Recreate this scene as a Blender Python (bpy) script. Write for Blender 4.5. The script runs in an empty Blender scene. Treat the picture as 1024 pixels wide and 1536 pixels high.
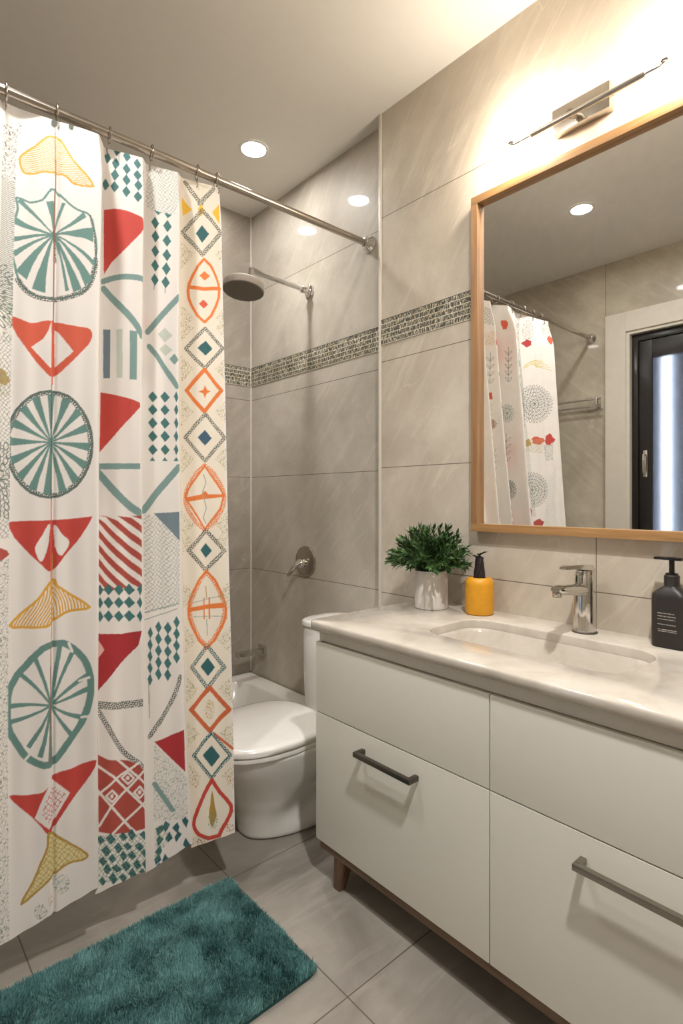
import bpy, bmesh, math, random
import numpy as np
from mathutils import Vector, Matrix
random.seed(7); np.random.seed(7)
scene = bpy.context.scene
COL = scene.collection
PI = math.pi
EYE = 1.095
CEIL = 2.555
XW = 1.50      # vanity wall face
XT = 1.55      # tub alcove wall face
XL = -0.54     # left wall face
YB = 2.47      # back wall face
YF = -0.95     # wall behind the viewpoint
YS = 1.479     # where the alcove starts
GLASSX = 1.487

# ------------------------------------------------------------------ materials
def lin(c):
    if isinstance(c, str):
        c = tuple(int(c[i:i+2], 16)/255 for i in (0, 2, 4))
    return tuple((v/12.92 if v <= .04045 else ((v+.055)/1.055)**2.4) for v in c)
class NT:
    def __init__(s, name):
        s.m = bpy.data.materials.new(name); s.m.use_nodes = True
        s.t = s.m.node_tree; s.n = s.t.nodes; s.b = s.n['Principled BSDF']; s.out = s.n['Material Output']
    def new(s, typ, **kw):
        n = s.n.new(typ)
        for k, v in kw.items(): setattr(n, k, v)
        return n
    def link(s, a, b): s.t.links.new(a, b)
    def put(s, sock, v):
        if hasattr(v, 'is_linked') or isinstance(v, bpy.types.NodeSocket): s.link(v, sock)
        else: sock.default_value = v
    def math(s, op, a, b=0.0, c=0.0, clamp=False):
        n = s.new('ShaderNodeMath', operation=op, use_clamp=clamp)
        s.put(n.inputs[0], a); s.put(n.inputs[1], b)
        if op in ('COMPARE', 'MULTIPLY_ADD', 'SMOOTH_MIN'): s.put(n.inputs[2], c)
        return n.outputs[0]
    def coords(s, scale=(1, 1, 1), rot=(0, 0, 0), loc=(0, 0, 0)):
        g = s.new('ShaderNodeNewGeometry'); mp = s.new('ShaderNodeMapping')
        mp.inputs['Scale'].default_value = scale; mp.inputs['Rotation'].default_value = rot; mp.inputs['Location'].default_value = loc
        s.link(g.outputs['Position'], mp.inputs['Vector']); return mp.outputs[0]
    def noise(s, vec, scale, detail=4, rough=.5, dist=0.0):
        n = s.new('ShaderNodeTexNoise'); s.link(vec, n.inputs['Vector'])
        n.inputs['Scale'].default_value = scale; n.inputs['Detail'].default_value = detail
        n.inputs['Roughness'].default_value = rough; n.inputs['Distortion'].default_value = dist
        return n.outputs['Fac']
    def ramp(s, fac, stops):
        r = s.new('ShaderNodeValToRGB'); s.link(fac, r.inputs[0]); e = r.color_ramp.elements
        while len(e) < len(stops): e.new(.5)
        for el, (p, c) in zip(e, stops):
            el.position = p; el.color = (*c, 1) if not isinstance(c, float) else (c, c, c, 1)
        return r.outputs[0]
    def mix(s, fac, a, b, mode='MIX'):
        n = s.new('ShaderNodeMix', data_type='RGBA', blend_type=mode)
        s.put(n.inputs[0], fac)
        for k, v in ((6, a), (7, b)):
            if isinstance(v, tuple): n.inputs[k].default_value = (*v[:3], 1)
            else: s.link(v, n.inputs[k])
        return n.outputs[2]
    def bump(s, h, strength=.2, dist=.002):
        n = s.new('ShaderNodeBump'); n.inputs['Strength'].default_value = strength; n.inputs['Distance'].default_value = dist
        s.link(h, n.inputs['Height']); s.link(n.outputs[0], s.b.inputs['Normal'])
def simple(name, col, rough=.5, metal=0., coat=0., noise=0.03, nscale=30, sheen=0.):
    k = NT(name); v = k.coords()
    n = k.noise(v, nscale, 3)
    c = lin(col)
    k.link(k.ramp(n, [(.3, tuple(max(0, q*(1-noise)) for q in c)), (.7, tuple(min(1, q*(1+noise)) for q in c))]), k.b.inputs['Base Color'])
    k.b.inputs['Roughness'].default_value = rough; k.b.inputs['Metallic'].default_value = metal
    k.b.inputs['Coat Weight'].default_value = coat; k.b.inputs['Coat Roughness'].default_value = .05
    if sheen: k.b.inputs['Sheen Weight'].default_value = sheen
    return k.m

def tile_mat(name, axis, hlines, vlines, base, light, dark, rough=.38, coat=.35, zsegs=None, veinrot=.7):
    """large stone tile; axis = 'x' or 'y' is the horizontal axis of the wall; hlines in z, vlines along axis"""
    k = NT(name); g = k.new('ShaderNodeNewGeometry'); sp = k.new('ShaderNodeSeparateXYZ'); k.link(g.outputs['Position'], sp.inputs[0])
    a = sp.outputs[0 if axis == 'x' else 1]; z = sp.outputs[2]
    v = k.coords()
    n1 = k.noise(v, 2.2, 8, .62, .4); n2 = k.noise(v, 14, 6, .65, .3)
    # diagonal brushed veining: anisotropic noise in the wall plane
    r = (-veinrot, 0, 0) if axis == 'y' else (0, veinrot, 0)
    vv = k.coords(scale=((1, 3.0, 26) if axis == 'y' else (3.0, 1, 26)), rot=(0, 0, 0))
    mp = k.new('ShaderNodeMapping'); k.link(g.outputs['Position'], mp.inputs[0]); mp.inputs['Rotation'].default_value = r
    mp2 = k.new('ShaderNodeMapping'); k.link(mp.outputs[0], mp2.inputs[0]); mp2.inputs['Scale'].default_value = (1.5, 2.2, 17) if axis == 'y' else (2.2, 1.5, 17)
    n3 = k.noise(mp2.outputs[0], 1.4, 6, .6, .5)
    c1 = k.ramp(n1, [(.30, lin(dark)), (.5, lin(base)), (.72, lin(light))])
    vein = k.ramp(n3, [(.52, 0.0), (.74, .55)])
    c2 = k.mix(vein, c1, lin(light))
    mot = k.ramp(n2, [(.3, .93), (.7, 1.0)])
    c3 = k.mix(1.0, c2, mot, 'MULTIPLY')
    # a few thin pale crack-like veins
    n4 = k.noise(mp2.outputs[0], .62, 2, .4, .25)
    line = k.math('SUBTRACT', 1.0, k.math('MULTIPLY', k.math('ABSOLUTE', k.math('SUBTRACT', n4, .56)), 160), clamp=True)
    c3 = k.mix(k.math('MULTIPLY', line, .45), c3, lin(light))
    m = None
    for h in hlines:
        if isinstance(h, tuple):
            h0, lo, hi = h
            q = k.math('COMPARE', z, h0, .0013)
            q = k.math('MULTIPLY', q, k.math('MULTIPLY', k.math('GREATER_THAN', a, lo), k.math('LESS_THAN', a, hi)))
        else: q = k.math('COMPARE', z, h, .0013)
        m = q if m is None else k.math('MAXIMUM', m, q)
    for h in vlines:
        if isinstance(h, tuple):
            h0, lo, hi = h
            q = k.math('COMPARE', a, h0, .0013)
            q = k.math('MULTIPLY', q, k.math('MULTIPLY', k.math('GREATER_THAN', z, lo), k.math('LESS_THAN', z, hi)))
        else: q = k.math('COMPARE', a, h, .0013)
        m = q if m is None else k.math('MAXIMUM', m, q)
    c4 = k.mix(m, c3, lin('6b6054'))
    k.link(c4, k.b.inputs['Base Color'])
    k.link(k.ramp(n2, [(.3, rough*.85), (.7, min(1., rough*1.15))]), k.b.inputs['Roughness'])
    k.b.inputs['Coat Weight'].default_value = coat; k.b.inputs['Coat Roughness'].default_value = .04; k.b.inputs['Specular IOR Level'].default_value = .18
    hgt = k.math('SUBTRACT', k.math('MULTIPLY', n2, .12), m)
    k.bump(hgt, .25, .0015)
    return k.m

def floor_mat():
    k = NT('floor_tile'); g = k.new('ShaderNodeNewGeometry'); sp = k.new('ShaderNodeSeparateXYZ'); k.link(g.outputs['Position'], sp.inputs[0])
    x, y = sp.outputs[0], sp.outputs[1]
    v = k.coords()
    n1 = k.noise(v, 2.6, 8, .6, .8); n2 = k.noise(v, 20, 5, .6)
    mp = k.coords(scale=(2.0, 14, 1), rot=(0, 0, .6)); n3 = k.noise(mp, 1.1, 7, .6, 1.6)
    c = k.ramp(n1, [(.3, lin('7f7870')), (.5, lin('918a81')), (.72, lin('a59e94'))])
    c = k.mix(k.ramp(n3, [(.5, 0.0), (.75, .5)]), c, lin('b0a99f'))
    c = k.mix(1.0, c, k.ramp(n2, [(.3, .92), (.7, 1.0)]), 'MULTIPLY')
    def grid(s, o, p):
        q = k.math('DIVIDE', k.math('SUBTRACT', s, o), p)
        f = k.math('ABSOLUTE', k.math('SUBTRACT', k.math('FRACT', k.math('ADD', q, 100.5)), .5))
        return k.math('LESS_THAN', f, .0016/p)
    m = k.math('MAXIMUM', grid(x, .813, .505), grid(y, .902, .503))
    c = k.mix(m, c, lin('5b5047'))
    k.link(c, k.b.inputs['Base Color']); k.b.inputs['Roughness'].default_value = .42
    k.b.inputs['Coat Weight'].default_value = .12; k.b.inputs['Coat Roughness'].default_value = .15
    k.bump(k.math('SUBTRACT', k.math('MULTIPLY', n2, .1), m), .25, .0015)
    return k.m

def mosaic_mat(name, axis, zt, zb):
    """woven black and cream listello with rows of small upright strokes"""
    k = NT(name); g = k.new('ShaderNodeNewGeometry'); sp = k.new('ShaderNodeSeparateXYZ'); k.link(g.outputs['Position'], sp.inputs[0])
    a = sp.outputs[0 if axis == 'x' else 1]; z = sp.outputs[2]
    row = k.math('MULTIPLY', k.math('SUBTRACT', z, zb), 5/(zt-zb))
    fr = k.math('FRACT', row); fl = k.math('FLOOR', row)
    cb = k.new('ShaderNodeCombineXYZ'); k.link(k.math('MULTIPLY', a, 430), cb.inputs[0]); k.link(k.math('MULTIPLY', z, 70), cb.inputs[1]); k.link(k.math('MULTIPLY', fl, 7.3), cb.inputs[2])
    n = k.new('ShaderNodeTexNoise'); k.link(cb.outputs[0], n.inputs['Vector']); n.inputs['Scale'].default_value = .9; n.inputs['Detail'].default_value = 2; n.inputs['Distortion'].default_value = 1.2
    stroke = k.math('GREATER_THAN', n.outputs['Fac'], .445)
    inrow = k.math('MULTIPLY', k.math('GREATER_THAN', fr, .10), k.math('LESS_THAN', fr, .97))
    dark = k.math('MULTIPLY', stroke, inrow)
    vv = k.coords(); tone = k.noise(vv, 9, 3)
    cream = k.ramp(tone, [(.35, lin('cfc6a8')), (.65, lin('e6dfca'))]); blk = k.ramp(tone, [(.35, lin('2d2c28')), (.65, lin('57534a'))])
    c = k.mix(dark, cream, blk)
    edge = k.math('GREATER_THAN', z, zt-.0022)
    c = k.mix(edge, c, lin('2a2825'))
    k.link(c, k.b.inputs['Base Color']); k.b.inputs['Roughness'].default_value = .4
    return k.m

def wood_mat(name, c0, c1, axis='y', rough=.45):
    k = NT(name); sc = {'y': (60, 3, 60), 'x': (3, 60, 60), 'z': (60, 60, 3)}[axis]
    v = k.coords(scale=sc); n = k.noise(v, 1.3, 6, .6, .6)
    k.link(k.ramp(n, [(.3, lin(c0)), (.7, lin(c1))]), k.b.inputs['Base Color']); k.b.inputs['Roughness'].default_value = rough
    k.bump(n, .12, .001); return k.m
def quartz_mat():
    k = NT('cream_quartz'); v = k.coords(); n1 = k.noise(v, 6, 7, .65, .8); vo = k.new('ShaderNodeTexVoronoi'); k.link(v, vo.inputs['Vector']); vo.inputs['Scale'].default_value = 90
    c = k.ramp(n1, [(.3, lin('b5ac9f')), (.5, lin('c5bdb1')), (.7, lin('d0c9bf'))])
    f = k.math('MULTIPLY', k.math('LESS_THAN', vo.outputs['Distance'], .16), k.math('GREATER_THAN', k.noise(v, 30, 3), .55))
    c = k.mix(k.math('MULTIPLY', f, .35), c, lin('b8a48c'))
    k.link(c, k.b.inputs['Base Color']); k.b.inputs['Roughness'].default_value = .14; k.b.inputs['Coat Weight'].default_value = .3; return k.m
def chrome(name, col='d8d6d2', rough=.08):
    k = NT(name); v = k.coords(); n = k.noise(v, 40, 2)
    k.link(k.ramp(n, [(.3, lin(col)), (.7, tuple(min(1, q*1.05) for q in lin(col)))]), k.b.inputs['Base Color'])
    k.b.inputs['Metallic'].default_value = 1; k.b.inputs['Roughness'].default_value = rough; return k.m
def emis(name, col, strength):
    k = NT(name); k.b.inputs['Base Color'].default_value = (.9, .9, .9, 1)
    k.b.inputs['Emission Color'].default_value = (*col, 1); k.b.inputs['Emission Strength'].default_value = strength; return k.m
M = {}
M['ceiling'] = simple('ceiling_paint', 'dedad2', .8, noise=.01)
M['white'] = simple('white_gloss_ceramic', 'e4e1dc', .12, coat=.5, noise=.01)
M['cabinet'] = simple('white_lacquer', 'dad7cb', .35, coat=.15, noise=.008)
M['groove'] = simple('grey_profile', 'dcd8ce', .4, noise=.02)
M['gap'] = simple('dark_gap', '2c2824', .8)
M['trim'] = simple('cream_paint', 'c6bfb2', .5, noise=.01)
M['caulk'] = simple('white_corner_trim', 'd9d2c6', .35, noise=.01)
M['quartz'] = quartz_mat()
M['chrome'] = chrome('polished_chrome')
M['steel'] = chrome('brushed_nickel', 'b9b1a6', .22)
M['pewter'] = chrome('dark_pewter', '6a655f', .3)
M['nickel'] = chrome('satin_nickel', '9a948a', .25)
M['mirror'] = chrome('mirror_silver', 'f0f0ee', .0)
M['oak'] = wood_mat('oak_frame', '946e42', 'b78c5c', 'y')
M['oakz'] = wood_mat('oak_frame_upright', '8f6b49', 'ad835a', 'z')
M['walnut'] = wood_mat('walnut', '5c4533', '806650', 'y')
M['walnutz'] = wood_mat('walnut_leg', '5a412e', '7e5f45', 'z')
M['black'] = simple('black_matte_plastic', '2a2623', .42, noise=.05)
M['blackgloss'] = simple('black_gloss_plastic', '1b1816', .2)
M['yellow'] = simple('mustard_glaze', 'd9981c', .45, coat=.1, noise=.05, nscale=60)
M['pot'] = simple('white_matte_pot', 'ddd7d0', .6, noise=.015)
M['soil'] = simple('soil', '2e241b', .95, noise=.3, nscale=120)
M['pod'] = simple('dark_twisted_pod', '231a1e', .4, noise=.4, nscale=80)
M['darkleaf'] = simple('dark_leaf', '2d3a22', .5, noise=.3, nscale=80)
M['stem'] = simple('green_stem', '4a5a2c', .6)
M['blackdoor'] = simple('black_door_lacquer', '181513', .3, noise=.05)
M['ink'] = simple('pale_print', 'b5aea4', .6)
M['tub'] = simple('tub_acrylic', 'c9c4bb', .2, coat=.3, noise=.01)
M['headface'] = simple('shower_head_face', '6b6258', .45, noise=.1, nscale=200)
M['rubber'] = simple('mat_backing', '1f4a4a', .9)
M['hall'] = simple('hall_paint', 'c5c9d6', .8)
def leaf_mat():
    k = NT('evergreen_leaf'); v = k.coords(); n = k.noise(v, 45, 3); n2 = k.noise(v, 9, 2)
    c = k.ramp(n, [(.3, lin('1d3317')), (.5, lin('35552a')), (.72, lin('5d7d40'))])
    k.link(c, k.b.inputs['Base Color']); k.b.inputs['Roughness'].default_value = .38; return k.m
M['leaf'] = leaf_mat()
def glass_mat():
    k = NT('frosted_glass'); v = k.coords(); n = k.noise(v, 60, 2)
    k.b.inputs['Base Color'].default_value = (.86, .9, 1, 1); k.b.inputs['Transmission Weight'].default_value = 1.0
    k.b.inputs['IOR'].default_value = 1.3; k.link(k.ramp(n, [(.3, .40), (.7, .44)]), k.b.inputs['Roughness']); return k.m
M['frost'] = glass_mat()

# ------------------------------------------------------------------ object helpers
ORG = {}
def link(o): COL.objects.link(o); return o
def thing(name, label, cat, loc, group=None):
    o = link(bpy.data.objects.new(name, None)); o.location = loc; o.empty_display_size = .05
    o['label'] = label; o['category'] = cat
    if group: o['group'] = group
    ORG[o] = Vector(loc); return o
def finish(name, me, mat, parent=None, label=None, cat=None, group=None, kind=None, smooth=None):
    if parent is not None: org = ORG[parent]
    else:
        co = np.empty(len(me.vertices)*3, np.float32); me.vertices.foreach_get('co', co); co = co.reshape(-1, 3)
        mn, mx = co.min(0), co.max(0); org = Vector(((mn[0]+mx[0])/2, (mn[1]+mx[1])/2, mn[2]))
    me.transform(Matrix.Translation(-org))
    if mat is not None:
        for q in (mat if isinstance(mat, (list, tuple)) else [mat]): me.materials.append(q)
    o = link(bpy.data.objects.new(name, me)); ORG[o] = Vector(org)
    if parent is not None: o.parent = parent
    else: o.location = org
    if label: o['label'] = label
    if cat: o['category'] = cat
    if group: o['group'] = group
    if kind: o['kind'] = kind
    return o
def obj(name, bm, mat, parent=None, smooth=True, angle=35, **kw):
    bmesh.ops.recalc_face_normals(bm, faces=bm.faces)
    me = bpy.data.meshes.new(name); bm.to_mesh(me); bm.free()
    if smooth:
        me.shade_smooth(); me.set_sharp_from_angle(angle=math.radians(angle))
    return finish(name, me, mat, parent, **kw)
def struct(name, bm, mat, **kw): return obj(name, bm, mat, kind='structure', **kw)
def BM(): return bmesh.new()
def box(bm, x0, x1, y0, y1, z0, z1, bev=0, seg=2):
    vs = [bm.verts.new((x, y, z)) for x in (x0, x1) for y in (y0, y1) for z in (z0, z1)]
    fs = [bm.faces.new([vs[i] for i in q]) for q in ((0, 1, 3, 2), (4, 6, 7, 5), (0, 4, 5, 1), (2, 3, 7, 6), (0, 2, 6, 4), (1, 5, 7, 3))]
    if bev > 0:
        es = list({e for f in fs for e in f.edges})
        bmesh.ops.bevel(bm, geom=es, offset=bev, segments=seg, profile=.7, affect='EDGES')
    return bm
def loft(bm, loops, cap0=True, cap1=True, closed=False):
    L = [[bm.verts.new(p) for p in lp] for lp in loops]; n = len(L[0])
    rng = range(len(L)) if closed else range(len(L)-1)
    for i in rng:
        A, B = L[i], L[(i+1) % len(L)]
        for j in range(n): bm.faces.new((A[j], A[(j+1) % n], B[(j+1) % n], B[j]))
    if not closed:
        if cap0: bm.faces.new(L[0][::-1])
        if cap1: bm.faces.new(L[-1])
    return L
def circ(c, r, n, ax='z', ry=None):
    ry = r if ry is None else ry; out = []
    for i in range(n):
        a = 2*PI*i/n; p, q = r*math.cos(a), ry*math.sin(a)
        out.append({'z': (c[0]+p, c[1]+q, c[2]), 'x': (c[0], c[1]+p, c[2]+q), 'y': (c[0]+q, c[1], c[2]+p)}[ax])
    return out
def lathe(bm, c, prof, n=32, ax='z', cap0=True, cap1=True):
    d = {'z': (0, 0, 1), 'x': (1, 0, 0), 'y': (0, 1, 0)}[ax]
    return loft(bm, [circ((c[0]+d[0]*h, c[1]+d[1]*h, c[2]+d[2]*h), max(r, 1e-4), n, ax) for r, h in prof], cap0, cap1)
def rrect(x0, x1, y0, y1, r, z, n=6):
    r = min(r, (x1-x0)/2-1e-4, (y1-y0)/2-1e-4); out = []
    for cx, cy, a0 in ((x1-r, y1-r, 0), (x0+r, y1-r, 90), (x0+r, y0+r, 180), (x1-r, y0+r, 270)):
        for i in range(n+1):
            a = math.radians(a0+90*i/n); out.append((cx+r*math.cos(a), cy+r*math.sin(a), z))
    return out
def tube(bm, pts, r, n=10, closed=False, caps=True):
    P = [Vector(p) for p in pts]; N = len(P); loops = []
    R = r if isinstance(r, (list, tuple)) else [r]*N
    prev = None
    for i in range(N):
        t = (P[(i+1) % N]-P[i-1]) if closed else (P[min(i+1, N-1)]-P[max(i-1, 0)])
        t.normalize()
        if prev is None:
            u = t.orthogonal().normalized()
        else:
            u = prev - t*prev.dot(t); u = u.normalized() if u.length > 1e-6 else t.orthogonal().normalized()
        prev = u; w = t.cross(u)
        loops.append([P[i]+(u*math.cos(2*PI*k/n)+w*math.sin(2*PI*k/n))*R[i] for k in range(n)])
    loft(bm, loops, caps, caps, closed)
    return bm
def copy_thing(root, delta, label=None, group=None):
    """an independent copy of a thing, its parts and sub-parts"""
    r = root.copy(); COL.objects.link(r); r.location = root.location+Vector(delta)
    if label: r['label'] = label
    if group: r['group'] = group
    for ch in list(root.children):
        c = ch.copy(); COL.objects.link(c); c.parent = r
        for g in list(ch.children):
            d = g.copy(); COL.objects.link(d); d.parent = c
    return r

# ------------------------------------------------------------------ the room shell
ZB0, ZB1 = 1.676, 1.771
H_V = [1.212, 1.614, 2.158]
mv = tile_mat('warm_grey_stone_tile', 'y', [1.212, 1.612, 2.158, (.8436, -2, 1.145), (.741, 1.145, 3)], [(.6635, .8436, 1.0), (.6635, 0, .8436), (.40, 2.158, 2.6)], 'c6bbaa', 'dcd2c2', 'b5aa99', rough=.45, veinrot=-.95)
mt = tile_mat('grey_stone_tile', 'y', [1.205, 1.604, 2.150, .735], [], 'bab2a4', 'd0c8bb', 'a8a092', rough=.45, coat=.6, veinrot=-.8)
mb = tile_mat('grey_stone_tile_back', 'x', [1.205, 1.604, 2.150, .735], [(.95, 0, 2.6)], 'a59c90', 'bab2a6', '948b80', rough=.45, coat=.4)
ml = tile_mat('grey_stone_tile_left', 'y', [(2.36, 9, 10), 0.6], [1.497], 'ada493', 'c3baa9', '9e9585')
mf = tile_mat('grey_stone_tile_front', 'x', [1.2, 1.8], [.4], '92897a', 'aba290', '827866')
bm = BM(); box(bm, XL-.9, XT+.12, YF-.12, YB+.12, -.08, 0); struct('floor', bm, floor_mat(), smooth=False)
bm = BM(); box(bm, XL-.12, XT+.12, YF-.12, YB+.12, CEIL, CEIL+.08); struct('ceiling', bm, M['ceiling'], smooth=False)
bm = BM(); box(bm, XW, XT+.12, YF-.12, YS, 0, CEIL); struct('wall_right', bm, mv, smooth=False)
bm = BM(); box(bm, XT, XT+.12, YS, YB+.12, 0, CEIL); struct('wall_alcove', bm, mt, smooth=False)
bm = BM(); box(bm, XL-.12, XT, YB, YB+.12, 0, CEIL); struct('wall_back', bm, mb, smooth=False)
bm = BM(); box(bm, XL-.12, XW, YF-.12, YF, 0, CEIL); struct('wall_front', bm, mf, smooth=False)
DY0, DY1, DZ = .50, 1.372, 2.105
bm = BM(); box(bm, XL-.12, XL, YF, DY0, 0, CEIL); box(bm, XL-.12, XL, DY1, YB, 0, CEIL); box(bm, XL-.12, XL, DY0, DY1, DZ, CEIL)
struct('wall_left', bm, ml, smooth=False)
# listello bands
for nm, ax, b in (('trim_1', 'y', (XW-.003, XW+.001, 1.04, YS-.004)), ('trim_2', 'y', (XT-.003, XT+.001, YS+.002, YB-.004)), ('trim_3', 'x', (XL+.01, XT-.004, YB-.003, YB+.001))):
    bm = BM(); box(bm, b[0], b[1], b[2], b[3], ZB0, ZB1); struct(nm, bm, mosaic_mat('woven_listello_'+nm[-1], ax, ZB1, ZB0), smooth=False)
bm = BM(); box(bm, XW-.004, XW+.006, YS-.007, YS+.005, .0, CEIL-.001, .0012); struct('trim_4', bm, M['caulk'])
bm = BM(); box(bm, XT-.006, XT, YB-.006, YB, .2, CEIL-.001, .001); struct('trim_5', bm, M['caulk'])
# door casing on the left wall
bm = BM()
box(bm, XL, XL+.016, DY1, DY1+.12, 0, DZ+.12, .002); box(bm, XL, XL+.016, DY0-.12, DY0, 0, DZ+.12, .002); box(bm, XL, XL+.016, DY0, DY1, DZ, DZ+.12, .002)
box(bm, XL-.11, XL+.004, DY1-.018, DY1+.0, 0, DZ, 0); box(bm, XL-.11, XL+.004, DY0, DY0+.018, 0, DZ, 0); box(bm, XL-.11, XL+.004, DY0+.018, DY1-.018, DZ-.018, DZ, 0)
struct('trim_6', bm, M['trim'], smooth=False)
# black door with a frosted pane
d1 = thing('door_1', 'black framed door with frosted glass pane, seen in the mirror', 'door', (XL-.06, (DY0+DY1)/2, 0)); d1['kind'] = 'structure'
y0, y1, z1 = DY0+.02, DY1-.02, DZ-.02
bm = BM(); box(bm, XL-.085, XL-.03, y1-.035, y1, 0.0, z1, .002); box(bm, XL-.085, XL-.03, y0, y0+.035, 0.0, z1, .002); box(bm, XL-.085, XL-.03, y0+.035, y1-.035, z1-.04, z1, .002); obj('door_frame', bm, M['blackgloss'], d1)
bm = BM(); a0, a1 = y0+.037, y1-.037
box(bm, XL-.08, XL-.04, a1-.07, a1, .01, z1-.042, .002); box(bm, XL-.08, XL-.04, a0, a0+.07, .01, z1-.042, .002)
box(bm, XL-.08, XL-.04, a0+.07, a1-.07, z1-.15, z1-.042, .002); box(bm, XL-.08, XL-.04, a0+.07, a1-.07, .01, .14, .002)
leaf = obj('door_leaf', bm, M['blackdoor'], d1)
bm = BM(); box(bm, XL-.063, XL-.057, a0+.068, a1-.068, .138, z1-.148); obj('glass_pane', bm, M['frost'], leaf, smooth=False, label='frosted blue-white glass pane')
bm = BM(); yh = a1-.035; box(bm, XL-.042, XL-.036, yh-.012, yh+.012, 1.225, 1.385, .002)
tube(bm, [(XL-.036, yh, 1.36), (XL-.012, yh, 1.36), (XL-.006, yh, 1.35), (XL-.006, yh, 1.26), (XL-.012, yh, 1.25), (XL-.036, yh, 1.25)], .005); obj('door_handle', bm, M['chrome'], leaf, label='slim chrome pull handle')
# the hallway beyond the glass
bm = BM(); box(bm, XL-1.0, XL-.95, YF-.1, YB+.1, 0, CEIL); box(bm, XL-.95, XL-.12, YF-.1, YF-.05, 0, CEIL); box(bm, XL-.95, XL-.12, YB+.05, YB+.1, 0, CEIL); box(bm, XL-.95, XL-.12, YF-.05, YB+.05, CEIL, CEIL+.05)
struct('wall_hall', bm, M['hall'], smooth=False)
hl = thing('added_tube_lamp', 'upright tube lamp added in the hallway to make the blurred streak in the frosted door', 'lamp', (XL-.3, 1.25, .0))  # lamp added behind the pane to give it a bright streak
bm = BM(); lathe(bm, (XL-.3, 1.25, .03), [(.016, 0), (.018, .01), (.018, 2.0), (.016, 2.01)], 16); obj('tube', bm, emis('added_hall_tube', (.76, .85, 1), 5), hl)
bm = BM(); lathe(bm, (XL-.3, 1.25, 0), [(.07, 0), (.07, .012), (.022, .022), (.022, .034)], 24); obj('lamp_base', bm, M['black'], hl)

# ------------------------------------------------------------------ downlights
def downlight(x, y, label, power, watt, cone):
    t = thing('recessed_downlight', label, 'ceiling light', (x, y, CEIL-.012), 'recessed ceiling downlights')
    bm = BM(); n = 40; z = CEIL
    loft(bm, [circ((x, y, z-.0005), .062, n), circ((x, y, z-.004), .062, n), circ((x, y, z-.006), .058, n), circ((x, y, z-.005), .050, n), circ((x, y, z-.0008), .047, n)], False, False)
    obj('trim_ring', bm, M['white'], t)
    bm = BM(); loft(bm, [circ((x, y, z-.0006), .047, n), circ((x, y, z-.003), .046, n), circ((x, y, z-.0045), .03, n)], True, True)
    obj('lens', bm, emis('downlight_lens', (1, .98, .955), power), t, label='glowing white lens')
    L = bpy.data.lights.new('downlight_beam', 'SPOT'); L.energy = watt; L.spot_size = math.radians(cone); L.spot_blend = 1.0; L.shadow_soft_size = .045; L.color = (1, .98, .955)
    lo = link(bpy.data.objects.new('downlight_beam', L)); lo.parent = t; lo.location = (0, 0, .012-.012)
downlight(1.25, 1.972, 'round white recessed downlight in the ceiling above the shower rod', 190, 36, 105)
downlight(1.25, 2.38, 'unseen recessed downlight added behind the curtain to put a second glint on the tile', 42, 3, 90)  # added out of sight; its reflection makes the second tile highlight
downlight(.225, 1.29, 'round recessed downlight seen only as a reflection in the mirror', 360, 16, 120)
downlight(.45, .05, 'unseen recessed downlight added out of frame to fill the vanity front and bath mat', 1050, 85, 150)  # fill light added out of frame to brighten vanity front and mat

# ------------------------------------------------------------------ vanity light
VL = thing('vanity_light', 'two-bulb chrome bar light on the wall above the mirror', 'wall lamp', (XW, .69, 2.10))
bm = BM(); box(bm, XW-.028, XW, .617, .775, 2.115, 2.185, .003); obj('backplate', bm, M['steel'], VL)
bm = BM(); tube(bm, [(XW-.026, .70, 2.135), (XW-.075, .70, 2.118)], .011, 14); obj('arm', bm, M['steel'], VL)
bm = BM(); tube(bm, [(XW-.08, .512, 2.112), (XW-.08, .808, 2.112)], .0072, 14); obj('crossbar', bm, M['steel'], VL)
for yy in (.47, .872):
    bm = BM(); sgn = -1 if yy > .6 else 1
    lathe(bm, (XW-.08, yy, 2.116), [(.006, 0), (.0095, .003), (.0095, .007)], 20); tube(bm, [(XW-.08, yy+sgn*.06, 2.112), (XW-.08, yy+sgn*.012, 2.112), (XW-.08, yy, 2.118)], .0032, 12)
    sk = obj('socket', bm, M['chrome'], VL)
    bm = BM(); R = .036; lathe(bm, (XW-.08, yy, 2.158), [(R*math.sin(PI*i/16), -R*math.cos(PI*i/16)) for i in range(17)], 28)
    obj('globe_bulb', bm, emis('warm_bulb', (1, .89, .75), 140), VL, label='glowing warm white globe bulb')

# ------------------------------------------------------------------ mirror
MY0, MY1, MZ0, MZ1 = .10, 1.045, .992, 2.048
mr = thing('wall_mirror', 'large rectangular mirror in an oak frame above the counter', 'mirror', (XW, (MY0+MY1)/2, MZ0))
w = .024
bm = BM(); box(bm, GLASSX, XW-.001, MY0+.012, MY1-.012, MZ0+.012, MZ1-.012); obj('mirror_glass', bm, M['mirror'], mr, smooth=False)
for nm, b in (('top', (MY0, MY1, MZ1-w, MZ1)), ('bottom', (MY0, MY1, MZ0, MZ0+w)), ('l', (MY1-w, MY1, MZ0+w, MZ1-w)), ('r', (MY0, MY0+w, MZ0+w, MZ1-w))):
    bm = BM(); box(bm, 1.468, XW, b[0], b[1], b[2], b[3], .0015); obj('frame_rail' if nm in ('top', 'bottom') else 'frame_stile', bm, M['oak'] if nm in ('top', 'bottom') else M['oakz'], mr)

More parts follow.
